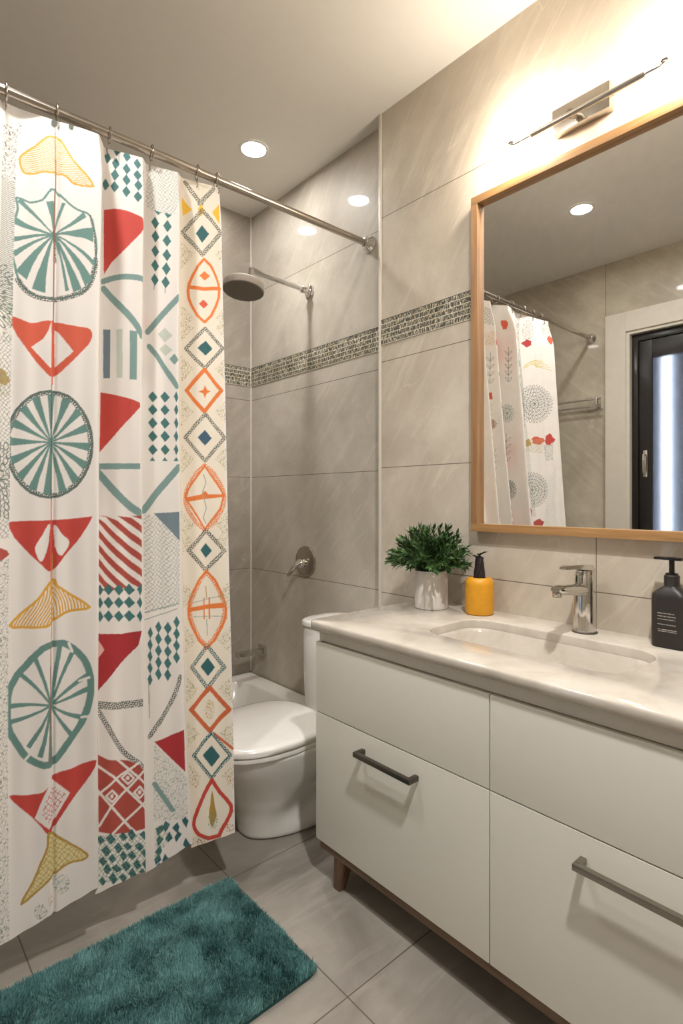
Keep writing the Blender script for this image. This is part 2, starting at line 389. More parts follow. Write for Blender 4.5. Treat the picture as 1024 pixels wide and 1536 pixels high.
# ------------------------------------------------------------------ vanity
VX = 1.0; VY0, VY1 = .085, 1.245; VM = .665
CT = .745
vn = thing('vanity_cabinet', 'white four-drawer vanity cabinet on walnut legs along the right wall', 'cabinet', ((VX+XW)/2, (VY0+VY1)/2, 0))
bm = BM(); box(bm, VX+.019, XW-.002, VY0, VY0+.018, .118, .686); box(bm, VX+.019, XW-.002, VY1-.018, VY1, .118, .686); box(bm, VX+.019, XW-.002, VY0+.018, VY1-.018, .118, .136); box(bm, XW-.012, XW-.002, VY0+.018, VY1-.018, .136, .686); box(bm, VX+.08, XW-.012, VM-.009, VM+.009, .136, .55)
obj('carcass', bm, M['cabinet'], vn, smooth=False)
bm = BM(); box(bm, VX+.012, VX+.03, VY0+.001, VY1-.002, .686, CT-.0245); box(bm, VX+.03, XW-.002, VY0+.001, VY0+.019, .686, CT-.0245); box(bm, VX+.03, XW-.002, VY1-.02, VY1-.002, .686, CT-.0245)
obj('top_rail', bm, M['groove'], vn, smooth=False, label='grey recessed rail under the counter')
def handle(yc, z, half, par, mat, lab):
    bm = BM(); x1 = VX
    box(bm, x1-.034, x1-.022, yc-half, yc+half, z-.006, z+.006, .0015)
    for s in (-1, 1): box(bm, x1-.026, x1+.001, yc+s*half-(.012 if s > 0 else 0), yc+s*half+(.012 if s < 0 else 0), z-.006, z+.006, .0015)
    obj('handle', bm, mat, par, label=lab)
for a, b, sd in ((VM+.0015, VY1, 'far'), (VY0, VM-.0015, 'near')):
    bm = BM(); box(bm, VX, VX+.018, a, b, .4845, .684, .0012); obj('drawer', bm, M['cabinet'], vn, label='handleless upper drawer front')
    bm = BM(); box(bm, VX, VX+.018, a, b, .118, .4815, .0012); dr = obj('drawer', bm, M['cabinet'], vn, label='deep lower drawer front with a bar handle')
    handle((a+b)/2, .434, .097, dr, M['pewter'] if sd == 'far' else M['nickel'], 'dark pewter bar handle' if sd == 'far' else 'brushed nickel bar handle')
bm = BM(); box(bm, VX+.006, VX+.03, VY0+.01, VY1-.012, .093, .118, .001); box(bm, XW-.04, XW-.016, VY0+.01, VY1-.012, .093, .118, .001); box(bm, VX+.03, XW-.04, VY1-.036, VY1-.012, .093, .118, .001); box(bm, VX+.03, XW-.04, VY0+.01, VY0+.034, .093, .118, .001)
obj('base_rail', bm, M['walnut'], vn)
for lx, ly, dx, dy in ((VX+.03, 1.155, -.006, .014), (VX+.03, .17, -.006, -.012), (XW-.05, 1.17, .0, .008), (XW-.05, .17, 0, -.008)):
    bm = BM()
    def sq(cx, cy, z, h): return rrect(cx-h, cx+h, cy-h, cy+h, .003, z, 2)
    loft(bm, [sq(lx+dx, ly+dy, 0, .012), sq(lx+dx, ly+dy, .003, .013), sq(lx, ly, .094, .022)])
    obj('leg', bm, M['walnutz'], vn)

# countertop with the basin cut-out
HX0, HX1, HY0, HY1 = 1.128, 1.372, .452, .965
bm = BM(); cx0, cx1, cy0, cy1 = .985, XW-.0005, .07, 1.264; R = .02; zt = CT; zb = CT-.024
outer = []
for ins, z in ((.003, zb), (0, zb+.003), (0, zt-.006), (.0015, zt-.002), (.005, zt)):
    outer.append(rrect(cx0+ins, cx1-(ins if False else 0), cy0+ins, cy1-ins, R, z, 8))
Lo = loft(bm, outer, False, False)
inner = [rrect(HX0-ins, HX1+ins, HY0-ins, HY1+ins, .07+ins, z, 8) for ins, z in ((.004, zt), (.001, zt-.0015), (0, zt-.004), (0, zb))]
Li = loft(bm, inner, False, False)
def ringfill(A, B):
    n = len(A)
    for j in range(n): bm.faces.new((A[j], A[(j+1) % n], B[(j+1) % n], B[j]))
ringfill(Lo[-1], Li[0]); ringfill(Lo[0], Li[-1])
obj('countertop', bm, M['quartz'], angle=50, label='cream speckled quartz countertop with a basin cut-out on the white vanity', cat='countertop')
bs = thing('sink_basin', 'rectangular white undermount basin set into the cream countertop', 'sink', ((HX0+HX1)/2, (HY0+HY1)/2, .6))
bm = BM(); lp = []
for ins, z in ((.012, zb-.0005), (-.0, zb-.0005), (.004, zb-.01), (.014, zb-.05), (.028, zb-.085), (.05, zb-.105), (.085, zb-.112)):
    lp.append(rrect(HX0+ins if ins != .012 or z != zb-.0005 else HX0-.012, HX1-ins if not (ins == .012 and z == zb-.0005) else HX1+.012, HY0+ins*1.3 if not (ins == .012 and z == zb-.0005) else HY0-.012, HY1-ins*1.3 if not (ins == .012 and z == zb-.0005) else HY1+.012, .075, z, 8))
lo2 = [rrect(HX0+i, HX1-i, HY0+i, HY1-i, .075, z, 8) for i, z in ((.06, zb-.122), (.015, zb-.10), (-.006, zb-.05), (-.012, zb-.012))]
loft(bm, lo2+lp, True, True)
obj('basin', bm, M['quartz'], bs, angle=60)
bm = BM(); lathe(bm, ((HX0+HX1)/2, (HY0+HY1)/2, zb-.112), [(.024, 0), (.024, .003), (.018, .004), (.016, .001)], 28); obj('drain', bm, M['chrome'], bs)

# faucet
fx, fy = 1.44, .667
fc = thing('faucet', 'polished chrome single-lever faucet on the counter behind the basin', 'faucet', (fx, fy, CT))
bm = BM(); lathe(bm, (fx, fy, CT), [(.032, 0), (.032, .002), (.029, .004)], 36); obj('base_ring', bm, M['pewter'], fc)
bm = BM(); loft(bm, [circ((fx+dx, fy, CT+h), r, 36, 'z', r*.95) for r, h, dx in ((.029, .003, 0), (.029, .02, 0), (.0285, .08, .0), (.0275, .13, .002), (.0265, .155, .004), (.024, .162, .005), (.016, .165, .005))]); obj('body', bm, M['chrome'], fc)
bm = BM(); lp = []
for t in range(13):
    s = t/12; x = fx-.012-s*.145; z = CT+.112+.016*s; ry = .019*(1-.18*s); rz = .017*(1-.35*s)
    if t == 12: ry *= .75; rz *= .7
    lp.append(circ((x, fy, z), ry, 20, 'x', rz))
loft(bm, lp); sp = obj('spout', bm, M['chrome'], fc)
bm = BM(); lathe(bm, (fx-.148, fy, CT+.108), [(.010, 0), (.011, .002), (.011, .012)], 20); obj('aerator', bm, M['steel'], sp)
bm = BM(); lp = []
for t in range(9):
    s = t/8; x = fx+.022-s*.14; hw = .02-.009*s; z = CT+.167+.010*math.sin(s*1.6); th = .008-.0045*s
    lp.append([(x, fy-hw, z-th), (x, fy-hw*.7, z+th), (x, fy+hw*.7, z+th), (x, fy+hw, z-th)])
loft(bm, lp); bmesh.ops.bevel(bm, geom=list(bm.edges), offset=.0012, segments=2, affect='EDGES'); obj('lever', bm, M['chrome'], fc)
bm = BM(); lathe(bm, (fx-.034, fy+.0, CT+.128), [(.003, 0), (.003, .022), (.006, .024), (.006, .03)], 12); obj('pop_up_rod', bm, M['chrome'], fc)

# soap dispenser
sx, sy = 1.447, .463
sd = thing('soap_dispenser', 'black square-shouldered soap pump bottle with pale printed lines at the counter edge', 'soap bottle', (sx, sy, CT))
bm = BM(); lp = []
for z, hx, hy, r in ((0, .024, .038, .018), (.003, .027, .041, .02), (.115, .027, .041, .02), (.126, .026, .039, .02), (.140, .018, .022, .016), (.144, .016, .0165, .0155), (.168, .016, .0165, .0155), (.170, .014, .0145, .0135)):
    lp.append(rrect(sx-hx, sx+hx, sy-hy, sy+hy, r, CT+z, 6))
loft(bm, lp); bt = obj('bottle', bm, M['black'], sd)
bm = BM(); lathe(bm, (sx, sy, CT+.170), [(.0135, 0), (.0135, .004), (.006, .006), (.006, .034), (.009, .036), (.009, .042)], 20)
box(bm, sx-.012, sx+.01, sy-.024, sy+.036, CT+.205, CT+.2115, .0025); obj('pump', bm, M['blackgloss'], sd)
bm = BM(); rr = random.Random(3)
for zr, y_a, y_b in ((.082, .022, -.014), (.075, .022, -.016), (.068, .022, -.016), (.056, .022, -.016), (.044, .022, -.018), (.040, .020, -.017)):
    y = y_a
    while y > y_b:
        l = rr.uniform(.0012, .0022); h = rr.uniform(.0007, .0016)
        box(bm, sx-.0273, sx-.0269, sy+y-l, sy+y, CT+zr-h, CT+zr+h*.6); y -= l+rr.uniform(.0004, .0014)
obj('label_print', bm, M['ink'], bt, smooth=False, label='rows of tiny pale lettering')

# potted plant
px_, py_ = 1.392, 1.143
pp = thing('potted_plant', 'bushy evergreen plant in a white cylindrical pot at the counter corner', 'plant', (px_, py_, CT))
bm = BM(); lathe(bm, (px_, py_, CT), [(.050, 0), (.053, .003), (.053, .118), (.0525, .121), (.050, .121), (.0485, .118), (.0485, .108)], 40, cap1=False); obj('pot', bm, M['pot'], pp)
bm = BM(); lathe(bm, (px_, py_, CT+.1), [(.0475, 0), (.0478, .008), (.03, .012)], 24); obj('soil', bm, M['soil'], pp)
rr = random.Random(11); bm = BM(); bs_ = BM()
def leafy(bm, p, d, up, L, W):
    side = d.cross(up).normalized(); n = side.cross(d).normalized()
    v = [bm.verts.new(p), bm.verts.new(p+d*L*.45+side*W+n*W*.35), bm.verts.new(p+d*L*.5-n*W*.1), bm.verts.new(p+d*L*.45-side*W+n*W*.35), bm.verts.new(p+d*L-n*W*.3)]
    bm.faces.new((v[0], v[1], v[2])); bm.faces.new((v[0], v[2], v[3])); bm.faces.new((v[1], v[4], v[2])); bm.faces.new((v[2], v[4], v[3]))
top = Vector((px_, py_, CT+.112))
for i in range(120):
    az = i*2.399963; el = math.radians(rr.uniform(2, 84)) if i % 3 else math.radians(rr.uniform(0, 30))
    L = rr.uniform(.085, .128)*(1.0 if el < 1.2 else 1.02)
    d = Vector((math.cos(az)*math.cos(el), math.sin(az)*math.cos(el), math.sin(el)))
    if d.x > 0: d.x *= .62
    b = top+Vector((math.cos(az)*.02, math.sin(az)*.02, 0)); pts = []
    for k in range(6):
        s = k/5; pts.append(b+d*L*s+Vector((0, 0, .02*math.sin(s*PI*.8)+.008*s)))
    for q in pts: q.x = min(q.x, 1.478); q.y = max(q.y, 1.035)
    tube(bs_, pts, [.0022, .002, .0018, .0016, .0014, .001], 5)
    N = 16
    for k in range(N):
        s = .3+.7*k/(N-1); f = s*5; i0 = min(4, int(f)); p = pts[i0].lerp(pts[i0+1], f-i0); ax = (pts[i0+1]-pts[i0]).normalized() if (pts[i0+1]-pts[i0]).length > 1e-5 else d
        o = ax.orthogonal().normalized(); o.rotate(Matrix.Rotation(k*2.4+i, 3, ax))
        dd = (ax*(.65+.6*s)+o*(1.0-.45*s)).normalized(); Lf = rr.uniform(.021, .033)
        if (p+dd*Lf).x > 1.494: dd.x = -abs(dd.x); dd.normalize()
        leafy(bm, p, dd, (ax+Vector((.01, .02, .3))).normalized(), Lf, rr.uniform(.0038, .0058))
obj('foliage', bm, M['leaf'], pp, smooth=False); obj('stems', bs_, M['stem'], pp)

# yellow vase with a dark twisted pod
vx, vy = 1.428, .985
yv = thing('yellow_vase', 'mustard yellow ceramic vase beside the white plant pot', 'vase', (vx, vy, CT))
bm = BM(); lathe(bm, (vx, vy, CT), [(.038, 0), (.042, .003), (.0435, .012), (.0435, .09), (.042, .101), (.036, .109), (.026, .111), (.022, .1105), (.020, .107), (.020, .09)], 40, cap1=False); obj('vase_body', bm, M['yellow'], yv)
pd = thing('dried_pod', 'dark twisted dried pod with a small leaf standing in the yellow vase', 'dried plant', (vx, vy, CT+.09))
bm = BM()
for k in range(6):
    a0 = k*PI/3; pts = []
    for q in range(9):
        s = q/8; a = a0+s*2.6; r = .0115-.006*s; pts.append((vx+r*math.cos(a), vy+r*math.sin(a), CT+.085+.088*s+.002*math.sin(q*2+k)))
    tube(bm, pts, [.0085, .009, .0086, .0082, .0084, .0078, .007, .0064, .005], 8)
obj('pod', bm, M['pod'], pd)
bm = BM()
for k in range(7):
    a = k*.9; p = Vector((vx+.003*math.cos(a), vy+.003*math.sin(a), CT+.158+.004*k)); d = Vector((math.cos(a)*.6, math.sin(a), .35+.1*(k % 3))).normalized()
    leafy(bm, p, d, Vector((0, 0, 1)), .026, .009)
obj('leaf_tuft', bm, M['darkleaf'], pd, smooth=False)

# printed motifs of the curtain: style panel colour width(mm) then points (mm along the cloth, mm above the floor)
MOTIFS = '''
LH 1 ochre 0 253,1962 254,1969 257,1974 262,1980 269,1987 278,1995 288,2003 297,2014 308,2026 316,2034 324,2038 330,2038 335,2038 339,2038 343,2036 347,2031 354,2020 361,2006 369,1991 376,1978 385,1965 394,1952 406,1936 419,1920 424,1908 414,1905 396,1906 381,1910 373,1914 368,1921 362,1927 354,1931 346,1935 337,1938 328,1939 319,1939 310,1938 303,1936 297,1933 289,1930 280,1929 271,1928 263,1931 258,1940 254,1952
S 1 ochre 5.4 253,1962 254,1969 257,1974 262,1980 269,1987 278,1995 288,2003 297,2014 308,2026 316,2034 324,2038 330,2038 335,2038 339,2038 343,2036 347,2031 354,2020 361,2006 369,1991 376,1978 385,1965 394,1952 406,1936 419,1920 424,1908 414,1905 396,1906 381,1910 373,1914 368,1921 362,1927 354,1931 346,1935 337,1938 328,1939 319,1939 310,1938 303,1936 297,1933 289,1930 280,1929 271,1928 263,1931 258,1940 254,1952 253,1962
S 1 teal 5.4 333,1893 341,1886 350,1874 360,1864 369,1855 378,1848 388,1841 398,1836 409,1833 417,1827 422,1818 425,1806 427,1794 430,1782 432,1769 433,1756 434,1742 433,1727 432,1712 432,1700 430,1688 428,1675 423,1660 418,1646 412,1634 406,1626 400,1621 391,1617 377,1611 360,1606 343,1603 327,1603 310,1605 296,1609 283,1615 273,1623 264,1634 257,1648 252,1665 249,1682 245,1698 243,1714 241,1730 240,1747 240,1763 241,1780 245,1797 249,1815 252,1830 251,1843 248,1854 249,1861 257,1860 269,1856 280,1852 290,1854 299,1857 307,1861 313,1869 318,1878 322,1885 326,1890 328,1894 333,1893
H 1 char 13.1 256,1645 261,1638 267,1628 275,1619 282,1613 291,1609 301,1605 314,1603 328,1601 343,1602 359,1605 376,1610 391,1617 402,1624 410,1633 417,1643 422,1655 426,1668 429,1681 431,1693 432,1705 432,1712
H 1 char 4.8 417,1827 429,1775 433,1725
P 1 teal 0 337,1774 317,1796 297,1818 278,1840 258,1862 250,1851 272,1832 293,1812 314,1792 335,1772
P 1 teal 0 337,1775 314,1780 292,1787 271,1796 250,1808 246,1790 267,1783 290,1778 313,1774 336,1771
P 1 teal 0 336,1775 312,1772 288,1768 264,1762 241,1756 243,1742 266,1752 289,1760 312,1766 336,1771
P 1 teal 0 335,1775 311,1763 287,1750 264,1735 243,1719 249,1705 269,1725 290,1743 313,1758 337,1771
P 1 teal 0 335,1774 312,1749 290,1724 270,1697 251,1669 276,1647 287,1682 301,1714 318,1744 337,1772
P 1 teal 0 335,1773 322,1736 310,1699 298,1662 288,1625 319,1617 320,1656 324,1696 329,1734 338,1773
P 1 teal 0 335,1772 344,1736 352,1699 358,1661 363,1623 371,1626 364,1663 357,1700 348,1737 338,1774
P 1 teal 0 335,1772 348,1736 361,1698 371,1660 381,1621 400,1631 386,1667 370,1703 354,1738 338,1774
P 1 teal 0 335,1772 357,1743 376,1711 393,1677 407,1640 427,1658 407,1689 386,1719 362,1747 337,1774
P 1 teal 0 335,1771 360,1756 384,1738 406,1717 427,1695 433,1705 411,1725 387,1744 362,1760 337,1775
P 1 teal 0 336,1771 358,1772 381,1769 404,1765 426,1758 426,1797 404,1792 381,1786 358,1780 336,1775
P 1 teal 0 337,1772 355,1783 373,1795 390,1808 408,1822 400,1835 385,1818 369,1802 352,1788 335,1774
P 1 teal 0 338,1773 342,1794 347,1815 353,1835 360,1856 352,1858 347,1837 342,1816 338,1795 335,1773
P 1 teal 0 338,1773 338,1796 337,1818 336,1841 334,1863 316,1859 323,1838 329,1816 332,1795 335,1773
H 1 char 6 336,1780 339,1737 341,1700
P 1 rust 0 241,1551 252,1550 270,1542 286,1536 300,1538 312,1543 326,1546 342,1543 360,1539 376,1535 390,1533 403,1532 413,1531 420,1528 423,1525 425,1520 426,1513 425,1504 422,1495 416,1485 407,1474 398,1463 389,1452 379,1440 369,1429 359,1417 348,1406 338,1400 330,1403 322,1412 314,1422 304,1434 293,1449 282,1464 273,1477 264,1491 256,1504 248,1522 241,1540
P 1 white 0 334,1544 326,1517 316,1498 289,1475 311,1450 331,1425 336,1423
P 1 white 0 342,1524 356,1507 368,1489 383,1467 361,1444 344,1426
S 1 teal 5.4 428,1232 426,1202 419,1174 408,1148 393,1127 374,1112 354,1102 333,1098 312,1102 292,1111 274,1127 259,1147 248,1172 241,1199 238,1228 240,1257 247,1285 257,1311 272,1332 290,1349 309,1360 331,1364 352,1361 372,1352 391,1336 406,1315 418,1290 426,1262 428,1232
H 1 char 12 426,1232 424,1202 417,1175 406,1150 391,1129 373,1114 354,1104 333,1101 313,1104 293,1113 276,1129 261,1149 250,1173 243,1200 241,1228 242,1257 249,1284 259,1309 274,1330 291,1347 310,1357 331,1361 351,1359 371,1350 389,1334 404,1314 416,1289 423,1261 426,1232
P 1 teal 0 336,1234 357,1230 378,1226 400,1220 421,1214 424,1236 402,1236 380,1236 358,1236 336,1237
P 1 teal 0 335,1235 354,1219 372,1202 391,1186 409,1168 420,1186 398,1198 378,1211 357,1224 337,1237
P 1 teal 0 335,1235 348,1210 361,1184 373,1158 385,1132 401,1144 385,1166 368,1190 352,1213 337,1237
P 1 teal 0 335,1236 340,1204 345,1173 350,1142 354,1110 372,1115 363,1145 354,1175 345,1206 337,1236
P 1 teal 0 335,1236 332,1203 328,1171 324,1138 319,1106 338,1105 337,1138 337,1170 337,1203 337,1236
P 1 teal 0 335,1236 323,1207 311,1178 299,1150 286,1121 304,1113 311,1144 320,1174 328,1205 337,1235
P 1 teal 0 335,1237 317,1215 298,1194 279,1173 260,1153 274,1139 289,1163 305,1187 321,1211 337,1235
P 1 teal 0 336,1237 313,1226 290,1216 268,1206 245,1197 253,1178 274,1192 294,1207 315,1221 337,1235
P 1 teal 0 336,1237 313,1238 290,1240 266,1243 244,1246 244,1224 267,1227 290,1230 313,1233 336,1234
P 1 teal 0 337,1237 316,1250 296,1264 276,1278 256,1292 247,1272 270,1264 292,1255 314,1245 336,1235
P 1 teal 0 337,1237 322,1259 307,1282 293,1306 279,1329 264,1315 282,1295 300,1276 318,1256 335,1235
P 1 teal 0 337,1236 330,1265 323,1294 316,1323 310,1352 292,1344 303,1317 314,1290 325,1263 335,1236
P 1 teal 0 337,1236 338,1266 340,1296 342,1326 345,1357 326,1356 329,1326 331,1296 334,1266 335,1236
P 1 teal 0 337,1236 347,1262 357,1289 368,1315 379,1342 360,1349 355,1320 349,1292 342,1264 335,1236
P 1 teal 0 337,1235 354,1254 370,1273 388,1291 406,1309 391,1324 378,1301 364,1279 350,1258 335,1237
P 1 teal 0 337,1235 357,1243 378,1250 399,1257 421,1264 413,1284 394,1272 375,1260 355,1248 336,1237
P 1 red 0 239,1039 287,1041 336,1042 380,1045 431,1051 423,1033 397,990 370,956 342,919 332,918 293,958 257,1001
P 1 white 0 335,1034 330,1030 324,1018 318,1006 312,996 305,985 302,975 304,962 309,949 314,942 318,943 322,949 325,957 328,967 331,979 333,991 334,1008 336,1025
P 1 white 0 345,1031 349,1028 355,1019 361,1009 368,1002 376,996 380,988 377,976 369,964 363,956 358,956 353,960 350,965 348,972 346,981 346,991 345,1006 344,1022
LV 1 ochre 0 249,793 255,802 269,816 283,828 294,838 304,848 314,858 324,873 334,888 342,898 346,897 348,890 352,882 360,876 370,869 381,861 398,850 416,837 425,828 417,824 399,823 382,821 368,816 355,809 345,803 339,796 336,791 329,787 318,786 303,786 288,787 272,788 257,788
S 1 ochre 6 249,793 255,802 269,816 283,828 294,838 304,848 314,858 324,873 334,888 342,898 346,897 348,890 352,882 360,876 370,869 381,861 398,850 416,837 425,828 417,824 399,823 382,821 368,816 355,809 345,803 339,796 336,791 329,787 318,786 303,786 288,787 272,788 257,788 249,793
S 1 teal 15.5 358,746 367,745 374,741 382,736 391,729 400,720 408,710 415,700 420,688 424,675 427,661 428,645 428,630 427,617 425,605 422,592 418,578 412,564 406,550 397,537 387,524 376,510 364,494 350,477 336,468 321,468 305,475 291,485 280,496 271,511 263,525 256,537 250,549 246,564 244,584 244,606 245,627 248,643 253,656 260,668 266,679 274,688 284,698 294,711 307,724 319,735 332,741 346,745 358,746
P 1 teal 0 340,602 346,636 352,671 358,705 364,740 352,743 348,708 344,672 340,638 336,603
P 1 teal 0 340,601 351,631 363,660 377,689 392,718 382,723 369,693 357,664 346,634 336,604
P 1 teal 0 339,600 359,617 380,632 402,646 425,659 418,670 396,655 375,639 355,622 336,604
P 1 teal 0 339,600 361,606 383,612 405,619 427,628 422,639 401,629 380,619 359,611 337,605
P 1 teal 0 337,600 352,588 368,577 386,568 403,561 408,572 389,577 371,584 354,593 339,604
P 1 teal 0 336,601 346,580 357,560 369,541 382,522 392,528 377,546 363,564 350,583 340,604
P 1 teal 0 336,603 335,571 334,539 333,508 331,476 343,475 342,506 341,538 340,570 340,602
P 1 teal 0 336,603 330,574 324,544 317,516 308,489 319,485 326,513 331,542 336,572 340,602
P 1 teal 0 336,604 326,579 314,556 299,535 284,515 293,508 307,529 320,552 330,576 340,601
P 1 teal 0 337,605 315,594 292,586 268,581 244,577 248,566 271,572 294,579 317,589 339,600
P 1 teal 0 338,605 315,609 292,612 270,614 247,614 248,602 270,604 292,605 315,603 338,600
P 1 teal 0 340,604 326,625 311,645 295,664 278,681 270,674 288,658 306,640 322,621 336,601
P 1 teal 0 340,603 334,631 327,659 318,687 309,714 299,711 310,684 320,657 328,630 336,602
S 1 white 6 424,659 403,652
S 1 white 6 408,566 435,568
S 1 white 6 283,486 296,500
S 1 white 6 379,743 387,723
P 1 red 0 248,410 257,411 275,408 291,406 302,406 311,406 319,408 326,413 332,420 337,427 340,433 342,439 348,444 360,447 375,449 392,452 411,458 431,464 443,463 440,451 428,432 416,414 405,400 393,387 380,372 366,353 351,333 340,318 336,310 336,307 333,309 325,318 315,333 304,346 295,357 286,366 276,376 264,388 252,401
P 1 white 0 339,434 381,396 333,323 302,352 319,394
NET 1 red 0 341,419 372,394 333,335 317,358 326,389
P 1 olivelt 0 333,316 340,313 351,304 362,295 373,287 384,278 395,270 406,261 416,252 421,246 419,242 413,239 406,238 399,238 392,239 384,239 374,237 365,234 354,228 343,221 331,211 318,202 300,191 282,179 272,175 275,184 286,199 296,214 303,227 309,240 314,252 320,263 325,274 329,284 330,297 330,309
NET 1 ochred 0 333,316 340,313 351,304 362,295 373,287 384,278 395,270 406,261 416,252 421,246 419,242 413,239 406,238 399,238 392,239 384,239 374,237 365,234 354,228 343,221 331,211 318,202 300,191 282,179 272,175 275,184 286,199 296,214 303,227 309,240 314,252 320,263 325,274 329,284 330,297 330,309
S 1 ochred 5 333,316 340,313 351,304 362,295 373,287 384,278 395,270 406,261 416,252 421,246 419,242 413,239 406,238 399,238 392,239 384,239 374,237 365,234 354,228 343,221 331,211 318,202 300,191 282,179 272,175 275,184 286,199 296,214 303,227 309,240 314,252 320,263 325,274 329,284 330,297 330,309 333,316
SCR 1 green 0 380,192 378,182 372,176 364,174 355,176 347,183 341,192 339,202 341,212 347,218 355,220 364,218 373,212 378,202
SCR 1 char 0 328,145 326,136 321,131 313,131 306,135 301,143 299,152 301,161 307,166 314,167 321,162 326,154
SCR 1 ochred 0 344,164 343,157 339,154 334,155 331,160 330,167 331,174 335,177 339,176 343,170
S 1 brown 2.4 334,2090 338,1887
S 1 brown 3 336,1887 339,1513
S 1 rust 3 336,1545 337,1382
S 1 char 2.4 336,1382 338,1089
S 1 rust 2.4 338,1089 338,897
S 1 ochred 2.4 342,961 339,738
S 1 brown 1.8 338,738 336,468
P 1 char 0 340,2076 339,2070 336,2065 332,2063 328,2064 325,2068 324,2075 325,2081 328,2086 332,2088 336,2087 339,2082
P 1 char 0 381,2077 380,2071 378,2066 374,2065 371,2066 368,2070 367,2076 368,2081 370,2086 374,2088 377,2086 380,2082
SCR 1 char 0 255,2039 254,2031 250,2025 245,2022 239,2024 235,2029 234,2037 235,2046 238,2052 244,2055 249,2053 253,2048
P 3 tealb 0 578,2087 590,2102 603,2082 591,2067
P 3 tealb 0 610,2072 623,2087 636,2067 623,2052
P 3 tealb 0 645,2052 657,2067 670,2047 658,2032
P 3 tealb 0 577,2048 590,2064 602,2044 590,2029
P 3 tealb 0 611,2034 623,2049 636,2029 624,2014
P 3 tealb 0 644,2016 656,2031 669,2012 657,1996
P 3 tealb 0 577,2017 590,2032 602,2012 590,1997
P 3 tealb 0 611,2001 623,2016 636,1996 624,1981
P 3 tealb 0 646,1984 658,1999 671,1980 658,1964
P 3 tealb 0 578,1983 590,1998 603,1979 591,1964
P 3 tealb 0 611,1966 623,1981 636,1962 623,1946
P 3 tealb 0 644,1949 656,1964 669,1945 656,1930
P 3 tealb 0 549,2062 561,2078 574,2058 562,2043
P 3 tealb 0 550,1988 562,2004 575,1984 563,1969
P 3 red 0 561,1913 592,1917 639,1902 672,1883 680,1858 666,1839 627,1799 588,1760 565,1723
S 3 tealm 16.7 563,1703 571,1706 583,1710 596,1713 610,1714 626,1714 642,1713 656,1711 669,1708 678,1706
S 3 tealm 17.9 565,1682 579,1666 598,1644 617,1623 632,1606 645,1590 656,1576 665,1563 671,1553 675,1545
P 3 slate 0 566,1565 586,1564 586,1426 568,1426
P 3 pale 0 602,1564 619,1565 620,1427 604,1427
P 3 tealm 0 638,1560 660,1557 660,1421 639,1422
P 3 red 0 561,1387 619,1375 670,1358 672,1347 632,1305 559,1220
P 3 tealm 0 558,1191 672,1191 672,1175 558,1174
S 3 tealm 20.3 553,1167 568,1151 589,1127 608,1107 622,1093 634,1082 646,1072 659,1063 671,1056 679,1050
P 3 brick 0 548,1049 576,1049 608,1049 646,1049 681,1049 681,1037 646,1049 608,1049 576,1049 548,1049
P 3 brick 0 548,1049 576,1049 608,1049 646,1044 681,1018 681,998 646,1024 608,1049 576,1049 548,1049
P 3 brick 0 548,1049 576,1049 608,1036 646,1005 681,980 681,960 646,985 608,1016 576,1047 548,1049
P 3 brick 0 548,1049 576,1029 608,997 646,966 681,941 680,921 646,946 608,978 577,1009 548,1043
P 3 brick 0 548,1024 577,990 608,959 646,928 680,903 680,883 646,908 608,939 577,970 548,1004
P 3 brick 0 548,986 577,952 608,921 646,890 680,865 680,852 646,870 608,901 577,932 549,966
P 3 brick 0 549,948 577,914 608,883 646,852 680,852 680,852 646,852 608,863 577,894 549,928
P 3 brick 0 549,910 577,876 608,853 646,852 680,852 680,852 646,852 608,853 577,856 549,890
P 3 brick 0 549,872 577,853 608,853 646,852 680,852 680,852 646,852 608,853 577,853 549,854
P 3 tealb 0 553,856 562,870 570,854 562,840
P 3 tealb 0 571,856 585,870 598,853 585,840
P 3 tealb 0 599,856 613,870 626,853 612,839
P 3 tealb 0 626,855 641,869 656,852 641,839
P 3 tealb 0 661,855 670,869 678,852 669,838
P 3 tealb 0 553,823 562,837 570,821 562,807
P 3 tealb 0 571,823 585,837 598,820 585,806
P 3 tealb 0 599,822 612,836 626,820 612,806
P 3 tealb 0 626,822 641,836 656,819 641,805
P 3 tealb 0 660,821 669,835 678,818 669,805
P 3 tealb 0 553,788 562,802 571,786 562,772
P 3 tealb 0 571,788 585,802 598,785 585,772
P 3 tealb 0 599,787 612,801 626,784 612,771
P 3 tealb 0 626,787 641,800 656,784 641,770
P 3 tealb 0 660,786 669,800 678,783 669,769
P 3 redd 0 552,743 620,740 675,747 663,708 620,668 555,597
P 3 pink 0 552,736 574,702 553,675
H 3 char 17.9 555,566 607,559 673,562
H 3 char 12 556,555 565,540 577,519 589,498 600,478 612,459 624,443 638,430 653,419 666,409 674,399 680,390 683,384
P 3 brick 0 557,445 582,431 606,426 635,422 664,406 682,383 682,251 637,247 596,251 559,263
S 3 white 5.8 557,418 594,390 683,295
S 3 white 5.8 557,348 602,381 664,414
S 3 white 5.8 561,276 589,317 685,399
S 3 white 5.8 592,252 637,286 684,319
S 3 white 5.8 557,360 637,259 657,240
S 3 white 5.8 606,428 684,355
S 3 white 5 577,344 592,356 606,340 592,328 577,344
P 3 white 0 596,342 595,338 592,337 588,339 587,343 588,346 592,348 595,346
S 3 white 5 618,381 633,393 648,377 633,365 618,381
P 3 white 0 638,378 636,375 633,374 629,376 628,380 629,383 633,385 636,383
S 3 white 5 648,342 663,354 678,338 662,326 648,342
P 3 white 0 668,340 666,336 663,335 659,337 658,341 659,345 663,346 666,344
P 3 tealdk 0 553,247 564,254 575,240 564,233
P 3 tealdk 0 575,245 588,255 601,238 588,228
P 3 tealdk 0 608,244 619,252 631,237 619,230
P 3 tealdk 0 630,245 641,256 651,238 640,227
P 3 tealdk 0 659,239 672,246 685,231 672,224
